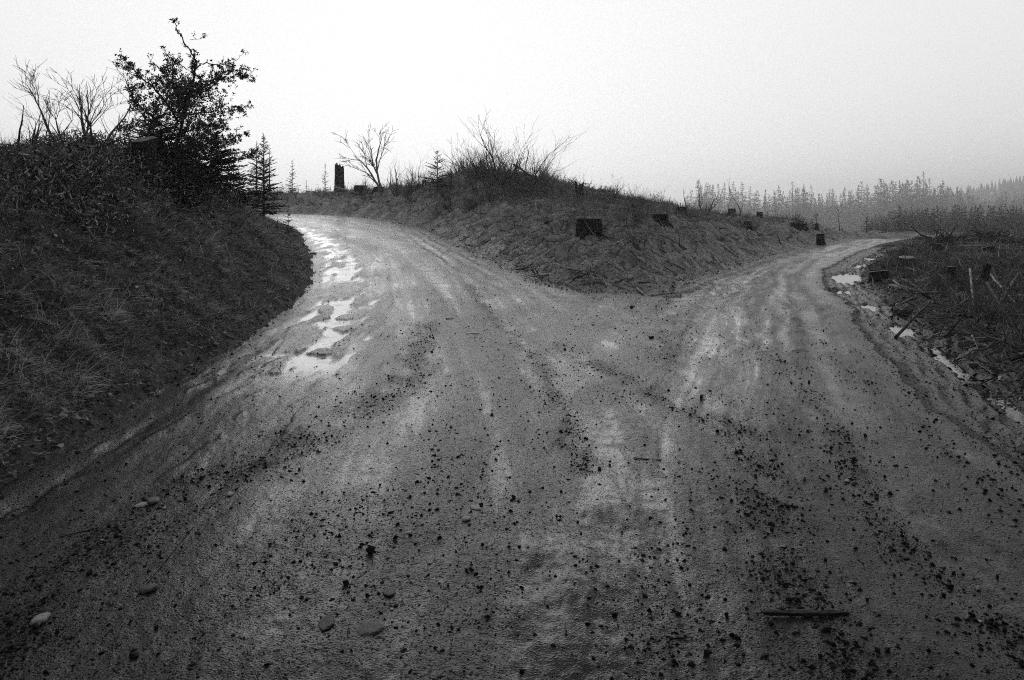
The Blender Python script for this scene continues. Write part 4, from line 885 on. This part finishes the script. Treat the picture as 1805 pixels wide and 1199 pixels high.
slash(1625, 42, 36, 10, 'low heap of brush left of the root tangle', 3, 40)
slash(1795, 36, 45, 16, 'low heap of brush at the right picture edge', 4, 50)
slash(1695, 40, 28, 16, 'small heap of brush between the root tangle and the widest pile', 5, 40)
slash(1620, 13.5, 70, 14, 'dark mound of twigs under the short pale log by the ditch', 6, 70)
slash(1590, 11.2, 40, 16, 'small dark heap of sticks behind the short ditch puddle', 7, 40)
slash(1400, 44, 30, 8, 'low heap of twigs on the far slope above the right road', 8, 30)
bare(1660, 420, 375, 35.5, 3, 'two crooked dark limbs rising from the root tangle', name='dead_limb', seed=80, cat='branch', rpx=3.5, lvl=1, shade=0, wig=.6, nchild=(2, 4), ang=.7, spread=.2)

# ------------------------------------------------------------------ conifers
def conifer(h, w, seed, whorls=14, per=6, tw=12, twl=.22, droop=.1, trunk_r=.02, gap=0.0, tipw=.03, bend=0.0):
    rs = np.random.RandomState(seed + 3000); g = Geo(); g2 = Geo()
    tz = np.linspace(-.1, h, 9); tp = np.stack([bend * np.sin(tz * 1.1), bend * np.cos(tz * .9) - bend, tz], 1); g.tube(tp, trunk_r * h * np.linspace(1, .12, 9), 6, True, .3)
    P = []; D = []; Ln = []; Wd = []; S = []; B = []
    for i in range(whorls):
        t_ = (i + .5 + rs.uniform(-.3, .3)) / whorls; z = h * (.06 + .92 * t_); L0 = w * (1 - t_) ** .8 * (.55 + .45 * math.sin(min(1, t_ * 5) * 1.57)) + .02 * h
        for k in range(per):
            if rs.rand() < gap: continue
            t_ = min(.985, max(.01, (i + rs.uniform(-.5, 1.5)) / whorls)); z = h * (.06 + .92 * t_); L0 = w * (1 - t_) ** .8 * (.55 + .45 * math.sin(min(1, t_ * 5) * 1.57)) + .02 * h
            a = rs.rand() * 6.28; L_ = L0 * rs.uniform(.65, 1.15); el = .25 + .6 * t_ - droop; d = np.array([math.cos(a) * math.cos(el), math.sin(a) * math.cos(el), math.sin(el)])
            s = np.linspace(0, 1, 5)[:, None]; p0 = np.array([np.interp(z, tz, tp[:, 0]), np.interp(z, tz, tp[:, 1]), z]); pts = p0 + d * L_ * s + np.array([0, 0, -1]) * (s ** 2) * L_ * (droop + .15) + np.array([0, 0, 1]) * (s ** 4) * L_ * .1
            g.tube(pts, trunk_r * h * .28 * (1 - t_ * .6) * np.linspace(1, .2, 5), 3, False, .2)
            n_ = max(3, int(tw * (L_ / w) + 2))
            for q in range(n_):
                u = (q + rs.rand()) / n_; u = .12 + .88 * u; c = np.array([np.interp(u, s[:, 0], pts[:, j]) for j in range(3)]); sd_ = unit(np.cross(d, [0, 0, 1])) * (1 if q % 2 else -1)
                for _ in range(2):
                    P.append(c); D.append(unit(d * .8 + sd_ * rs.uniform(.4, 1.1) + rs.normal(size=3) * .25)); Ln.append((.3 + .7 * (1 - t_)) * twl * w * (1.15 - u * .7) * rs.uniform(.6, 1.2)); Wd.append((.45 + .55 * (1 - t_)) * tipw * w * rs.uniform(.6, 1.4)); S.append(rs.rand()); B.append(np.array([0, 0, rs.uniform(-.6, .2)]))
    for _ in range(6): P.append(tp[-1] - [0, 0, .06 * h * rs.rand()]); D.append(unit(np.array([rs.normal() * .35, rs.normal() * .35, 1]))); Ln.append(.06 * h); Wd.append(tipw * w * .6); S.append(.5); B.append(np.zeros(3))
    V_, q, t_, a_ = blades(np.array(P), np.array(D), np.array(Ln), np.array(Wd), np.array(B), rs, np.array(S))
    return g.mesh('trunk', True), npmesh('crown', V_, [q, t_], False, {'shade': a_})
def put_conifer(px, pyt, depth, wpx, label, seed, name='conifer_tree', group=None, cat='conifer', dz=0, **kw):
    x = (px - CX) / F * depth; z = gz(x, depth) + dz; h = (HZ - pyt) / F * depth + CAMH - z; w = wpx / F * depth * .72
    a, b = conifer(h, w, seed, **kw); root = empty(name, (x, depth, z)); link('trunk', a, M_BARK, root); link('crown', b, M_NEEDLE, root); return tag(root, label, cat, group)
put_conifer(465, 238, 24, 62, 'dark young conifer where the left road disappears behind the bank', 1, whorls=22, per=7, tw=16, twl=.3, tipw=.035)
put_conifer(452, 252, 46, 40, 'paler tall conifer behind the dark young one', 2, whorls=22, per=5, tw=10, gap=.2, twl=.25, tipw=.04)
put_conifer(475, 262, 52, 26, 'thin pale conifer just right of the dark young one', 3, whorls=18, per=4, tw=8, gap=.2)
put_conifer(515, 283, 62, 26, 'slim misty conifer on the skyline beyond the left road', 4, whorls=18, per=5, tw=8, gap=.2, twl=.3, tipw=.05)
put_conifer(573, 289, 64, 20, 'narrow misty conifer left of the broken snag', 5, whorls=16, per=5, tw=8, gap=.2, twl=.3, tipw=.06)
put_conifer(540, 318, 60, 20, 'small misty conifer between the slim and the narrow one', 6, whorls=10, per=5, tw=6)
put_conifer(627, 322, 66, 18, 'small misty conifer just right of the broken snag', 7, whorls=10, per=5, tw=6)
put_conifer(497, 325, 50, 24, 'low pale conifer by the left end of the skyline', 12, whorls=10, per=5, tw=6)
put_conifer(771, 266, 31, 58, 'small fir with feathery top on the left part of the mound', 8, whorls=12, per=6, tw=12, twl=.3, tipw=.035, gap=.3)
put_conifer(846, 284, 30, 46, 'smaller fir left of the large bare shrub', 9, whorls=11, per=6, tw=12, twl=.32, tipw=.05)
put_conifer(508, 362, 21.5, 26, 'seedling fir at the edge of the left road', 10, whorls=8, per=5, tw=8, twl=.4, tipw=.06)
put_conifer(271, 180, 13.6, 110, 'dark spruce growing into the left side of the leafy tree', 11, whorls=18, per=9, tw=20, twl=.24, tipw=.03)
put_conifer(372, 205, 14.6, 120, 'dark spruce growing into the right side of the leafy tree', 13, whorls=18, per=9, tw=20, twl=.24, tipw=.03)
put_conifer(330, 240, 12.6, 120, 'broad low spruce in front of the leafy tree', 14, whorls=12, per=10, tw=20, twl=.24, tipw=.03)
put_conifer(412, 285, 17, 80, 'low spruce on the shoulder of the bank right of the leafy tree', 15, whorls=12, per=9, tw=16, twl=.28, tipw=.035)

# ------------------------------------------------------------------ leafy tree (holly like)
def leaf_cluster(P, D, n, size, rs, out_):
    for _ in range(n):
        d = unit(D * .5 + rs.normal(size=3)); out_.append((P + rs.normal(size=3) * size * .35, d, size * rs.uniform(.7, 1.3)))
DT = 14.0; zb = gz((305 - CX) / F * DT, DT)
def T(px, py, dy=0.0):
    v = P3(px, py, DT); return v + np.array([0, dy, 0])
ox = np.array([(305 - CX) / F * DT, DT, zb]); rs = np.random.RandomState(12); g = Geo(); leaves = []
LIMBS = [ # points (px,py,dy), radius start
    ([(305, 300, 0), (318, 200, .1), (335, 150, .1), (345, 112, 0), (338, 95, 0), (325, 70, -.1), (312, 42, -.1), (306, 36, 0)], .042, .9),
    ([(340, 125, 0), (352, 108, .2), (372, 108, .4), (392, 100, .5), (405, 90, .5), (410, 80, .6)], .02, .9),
    ([(335, 70, 0), (348, 62, .2), (357, 54, .3)], .008, .7),
    ([(322, 190, 0), (345, 160, -.3), (375, 150, -.4), (408, 148, -.5), (430, 130, -.5)], .03, 1.3),
    ([(335, 165, 0), (360, 135, .5), (395, 125, .6), (418, 118, .7)], .02, 1.2),
    ([(318, 205, 0), (350, 192, .4), (385, 190, .5), (415, 182, .5)], .025, 1.2),
    ([(325, 180, 0), (365, 172, -.5), (395, 165, -.6), (425, 130, -.7)], .02, 1.0),
    ([(312, 240, 0), (350, 235, -.4), (390, 225, -.5), (415, 230, -.6)], .025, 1.0),
    ([(310, 260, 0), (360, 262, -.5), (410, 255, -.6), (450, 243, -.6)], .025, 1.0),
    ([(312, 265, 0), (370, 280, .5), (420, 270, .6), (430, 268, .6)], .02, 1.0),
    ([(315, 215, 0), (290, 165, -.3), (268, 145, -.4), (250, 125, -.4), (237, 112, -.4)], .028, 1.1),
    ([(300, 150, 0), (280, 125, .3), (262, 112, .3), (252, 102, .3)], .012, .8),
    ([(318, 170, 0), (300, 118, .2), (288, 96, .2), (276, 80, .2)], .015, .9),
    ([(316, 200, 0), (305, 140, .5), (315, 110, .6)], .025, 1.4),
    ([(318, 190, 0), (325, 145, -.5), (330, 118, -.5)], .025, 1.4),
    ([(310, 240, 0), (275, 200, -.5), (262, 180, -.6), (270, 160, -.5)], .025, 1.3),
    ([(305, 270, 0), (270, 240, -.6), (245, 235, -.6)], .02, 1.2),
    ([(312, 220, 0), (300, 180, .6), (285, 150, .6)], .025, 1.3),
]
tips = []
for pts, r, dens in LIMBS:
    p = catmull([T(*q) - ox for q in pts], 5); n_ = len(p); p[1:-1] += rs.normal(size=(n_ - 2, 3)) * .012
    g.tube(p, r * .8 * np.linspace(1, .12, n_), 6, True, .2); LL = np.linalg.norm(np.diff(p, axis=0), axis=1).sum()
    for i in range(int(LL * 15 * dens) + 2):
        k = rs.randint(max(1, n_ // 4), n_); d = unit(rs.normal(size=3) + unit(p[k] - p[k - 1]) * .9 + [0, 0, .35]); l = rs.uniform(.05, .22) * (.5 + .5 * dens)
        if pts[-1][1] < 90 and k > n_ * .5:
            l *= .4
            if rs.rand() < .45: continue
        m = p[k] + d * l * .5 + rs.normal(size=3) * .02; e = p[k] + d * l; g.tube([p[k], m, e], [.006, .004, .002], 3, False, .2)
        top_ = e[2] > T(300, 105)[2] - zb
        for c_, nn in ((e, 9), (m, 5), (e * .4 + m * .6, 5)): leaf_cluster(c_, d, max(2, nn // 3) if top_ else (nn + 4 if k < n_ * .8 else nn), .046, rs, leaves)
# dense inner crown
for _ in range(1500):
    a = rs.rand() ** .6; c_ = T(rs.normal(308, 24), rs.uniform(135, 290), rs.normal() * .35) - ox; leaf_cluster(c_, np.array([0, 0, 1.]), 7, .046, rs, leaves)
for _ in range(900):
    c_ = T(rs.normal(348, 26), rs.uniform(150, 285), rs.normal() * .35) - ox
    if noise(np.array([c_[0] * 2.2]), np.array([c_[2] * 2.2]), 9)[0] > -.05: leaf_cluster(c_, np.array([0, 0, 1.]), 7, .046, rs, leaves)
P = np.array([l[0] for l in leaves]); D = np.array([l[1] for l in leaves]); S = np.array([l[2] for l in leaves]); n_ = len(P)
sd_ = unit(np.cross(D, rs.normal(size=(n_, 3)))); S_ = S[:, None]
nv = np.stack([P, P + D * S_ * .45 + sd_ * S_ * .27, P + D * S_, P + D * S_ * .45 - sd_ * S_ * .27], 1).reshape(-1, 3)
lm = npmesh('leaves', nv, [np.arange(n_)[:, None] * 4 + np.array([[0, 1, 2, 3]])], False, {'shade': np.repeat(rs.rand(n_), 4)})
ht = empty('leafy_tree', tuple(ox)); link('trunk', g.mesh('holly_trunk', True), M_BARK, ht); link('crown', lm, M_LEAF, ht)
tag(ht, 'dark evergreen leafy tree with ragged arms on top of the left bank', 'tree')
# leafy undergrowth round its foot
x, y, h, r, gg, M, rs = scatter(7000, 9.5, 22, -38, -18, 77, lambda x, y, r, M, rs: (M['zone'] == 1) & (M['d'] > 1.7) & ~((r < 12.2) & (np.abs(x / y + .54) < .03)) & (np.abs(np.degrees(np.arctan2(x, y)) + 27) < 9.5) & (noise(x * .8, y * .8, 12) > -.35))
m = len(x); lv = []; hmax = np.clip(.6 - .05 * np.abs(np.degrees(np.arctan2(x, y)) + 26) ** 1.4 * .35, .08, .6)
rep = 16; Pn = np.repeat(np.stack([x, y, h], 1), rep, 0); hh = np.repeat(hmax, rep); Pn = Pn + np.stack([rs.normal(size=m * rep) * .12, rs.normal(size=m * rep) * .12, rs.rand(m * rep) ** 1.3 * hh], 1)
Dn = unit(rs.normal(size=(m * rep, 3)) + [0, 0, .4])
o = blade_obj('undergrowth', Pn, Dn, rs.uniform(.03, .10, m * rep), rs.uniform(.008, .022, m * rep), rs.normal(size=(m * rep, 3)) * .3, rs, rs.rand(m * rep) ** 3, M_GRASS)
tag(o, 'dark tangled evergreen undergrowth round the foot of the leafy tree', 'undergrowth', kind='stuff')

# ------------------------------------------------------------------ misty forest
protos = []
for k in range(5): protos.append(conifer(1.0, .17, 40 + k, whorls=20, per=6, tw=5, twl=.42, tipw=.09, droop=.22, trunk_r=.012))
for k in range(2): protos.append(conifer(1.0, .13, 60 + k, whorls=18, per=4, tw=4, twl=.45, tipw=.10, droop=.3, trunk_r=.013, gap=.25))
yp = [conifer(1.0, .26, 50 + k, whorls=12, per=6, tw=5, twl=.4, tipw=.09, droop=.15, trunk_r=.014) for k in range(4)]
def forest_tree(x, y, h, pr, label, group, rs, name='conifer_tree', wmul=1.4):
    a, b = pr; root = empty(name, (x, y, gz_fast(x, y))); root.scale = (h * wmul, h * wmul, h); root.rotation_euler = (0, 0, rs.rand() * 6.28)
    if not a.materials: a.materials.append(M_BARK); b.materials.append(M_NEEDLE)
    for nm, me in (('trunk', a), ('crown', b)):
        c = bpy.data.objects.new(nm, me); COL.objects.link(c); c.parent = root
    tag(root, label, 'conifer', group)
def gz_fast(x, y): return gz(x, y) - .1
rs = np.random.RandomState(90)
n = 0
for i in range(105):   # young plantation beyond the field
    px = 1528 + (1850 - 1528) * (i + rs.rand()) / 105; dp = rs.uniform(125, 290); x = (px - CX) / F * dp
    h = rs.uniform(3.3, 6.0) * (dp / 135) * np.interp(px, [1528, 1600], [.6, 1]); forest_tree(x, dp, h, yp[rs.randint(4)], 'young conifer in the dark near row beyond the right field', 'young conifers of the near row', rs)
for i in range(165):   # tall mature wood behind
    px = 1150 + (1860 - 1150) * (i + rs.rand()) / 165; dp = rs.uniform(560, 800); x = (px - CX) / F * dp
    prof = np.interp(px, [1150, 1200, 1230, 1290, 1340, 1400, 1450, 1500, 1540, 1620, 1680, 1740, 1800, 1860], [14, 16, 26, 24, 20, 24, 20, 22, 26, 29, 24, 17, 22, 24])
    h = rs.uniform(.62, 1.12) * prof * dp / 350 * .92; forest_tree(x, dp, h, protos[rs.randint(7)], 'tall misty conifer of the far forest behind the clearcut', 'tall conifers of the far forest', rs)
def merged(name, prs, spots, label, mat=M_NEEDLE):
    g = Geo()
    for (x, y, h, wm, k) in spots:
        b = prs[k % len(prs)][1]; v = np.zeros(len(b.vertices) * 3, np.float32); b.vertices.foreach_get('co', v); v = v.reshape(-1, 3); a = x * 7.3 + y
        c, s_ = math.cos(a), math.sin(a); v = np.stack([(v[:, 0] * c - v[:, 1] * s_) * h * wm + x, (v[:, 0] * s_ + v[:, 1] * c) * h * wm + y, v[:, 2] * h + gz(x, y) - .1], 1)
        f = np.arange(len(v)).reshape(-1, 5); g.add(v, f[:, :4], f[:, [3, 2, 4]], (k * .37) % 1)
    tag(link(name, g.mesh(name), mat), label, 'forest', kind='stuff')
sp = []
for i in range(260):
    px = rs.uniform(1535, 1900); dp = rs.uniform(150, 330); sp.append(((px - CX) / F * dp, dp, rs.uniform(2.6, 5.2) * dp / 135 * np.interp(px, [1528, 1600], [.6, 1]), 1.0, i))
merged('young_plantation', yp, sp, 'dense filler of the dark young plantation beyond the right field')
sp = []
for i in range(420):
    px = rs.uniform(1180, 1900); dp = rs.uniform(600, 950)
    prof = np.interp(px, [1150, 1200, 1230, 1290, 1340, 1400, 1450, 1500, 1540, 1620, 1680, 1740, 1800, 1860], [14, 16, 26, 24, 20, 24, 20, 22, 26, 29, 24, 17, 22, 24]); sp.append(((px - CX) / F * dp, dp, rs.uniform(.5, .9) * prof * dp / 350, .85, i))
merged('far_forest', yp, sp, 'pale misty wood filling the skyline behind the far conifers')
# wooded hill behind: one mass
a, b = protos[0]; vb = np.zeros(len(b.vertices) * 3, np.float32); b.vertices.foreach_get('co', vb); vb = vb.reshape(-1, 3)
g = Geo(); rs = np.random.RandomState(91)
for (az0, az1, r0, r1_, n_) in ((30, 46, 1350, 1900, 900), (4, 40, 850, 1050, 620)):
    a_ = np.radians(rs.uniform(az0, az1, n_)); r_ = rs.uniform(r0, r1_, n_); xx = r_ * np.sin(a_); yy = r_ * np.cos(a_); hh, _ = terrain(xx, yy)
    for i in range(n_):
        H_ = rs.uniform(16, 30) * (1.15 if r1_ < 1200 else 1); k = 7; an = np.arange(k) / k * 6.283 + rs.rand(); rg = []
        lv = 6
        for q in range(lv):
            t0_ = q / lv; rr0 = H_ * .17 * (1 - t0_) ** .8; rg.append(np.stack([np.cos(an) * rr0 * rs.uniform(.7, 1.2, k), np.sin(an) * rr0, np.full(k, H_ * (.1 + .85 * t0_)) + rs.normal(size=k) * .4], 1))
            rg.append(np.stack([np.cos(an) * rr0 * .45, np.sin(an) * rr0 * .45, np.full(k, H_ * (.1 + .85 * (t0_ + .12)))], 1))
        m_ = len(rg); vv = np.concatenate(rg + [[[0, 0, H_]]]) + [xx[i], yy[i], hh[i] - 1]; ii_ = np.arange(m_ - 1)[:, None] * k; jj_ = np.arange(k)[None]; j2 = (jj_ + 1) % k
        l_ = (m_ - 1) * k; g.add(vv, np.stack([ii_ + jj_, ii_ + j2, ii_ + k + j2, ii_ + k + jj_], -1).reshape(-1, 4), np.stack([l_ + np.arange(k), l_ + (np.arange(k) + 1) % k, np.full(k, len(vv) - 1)], -1), rs.rand())
tag(link('far_forest', g.mesh('far_forest'), M_NEEDLE), 'faint wooded hillside fading into the mist behind the forest', 'forest', kind='stuff')

# ------------------------------------------------------------------ haze
bm = bmesh.new(); bmesh.ops.create_cube(bm, size=1)
for v in bm.verts: v.co = Vector((v.co.x * 4400, 1000 + v.co.y * 3000, -30 if v.co.z < 0 else 110))
me = bpy.data.meshes.new('haze'); bm.to_mesh(me); bm.free()
hm = bpy.data.materials.new('pale mist'); hm.use_nodes = True; t = hm.node_tree; t.nodes.clear(); o_ = t.nodes.new('ShaderNodeOutputMaterial'); pv = t.nodes.new('ShaderNodeVolumePrincipled')
pv.inputs['Color'].default_value = (.99, .99, .99, 1); pv.inputs['Density'].default_value = .0007; pv.inputs['Anisotropy'].default_value = .66
t.links.new(pv.outputs[0], o_.inputs['Volume']); tag(link('haze', me, hm), kind='stuff')
SC.cycles.use_denoising = False; SC.cycles.use_adaptive_sampling = False; SC.cycles.pixel_filter_type = 'BLACKMAN_HARRIS'; SC.cycles.filter_width = 1.05
SC.cycles.volume_bounces = 2; SC.cycles.max_bounces = 6
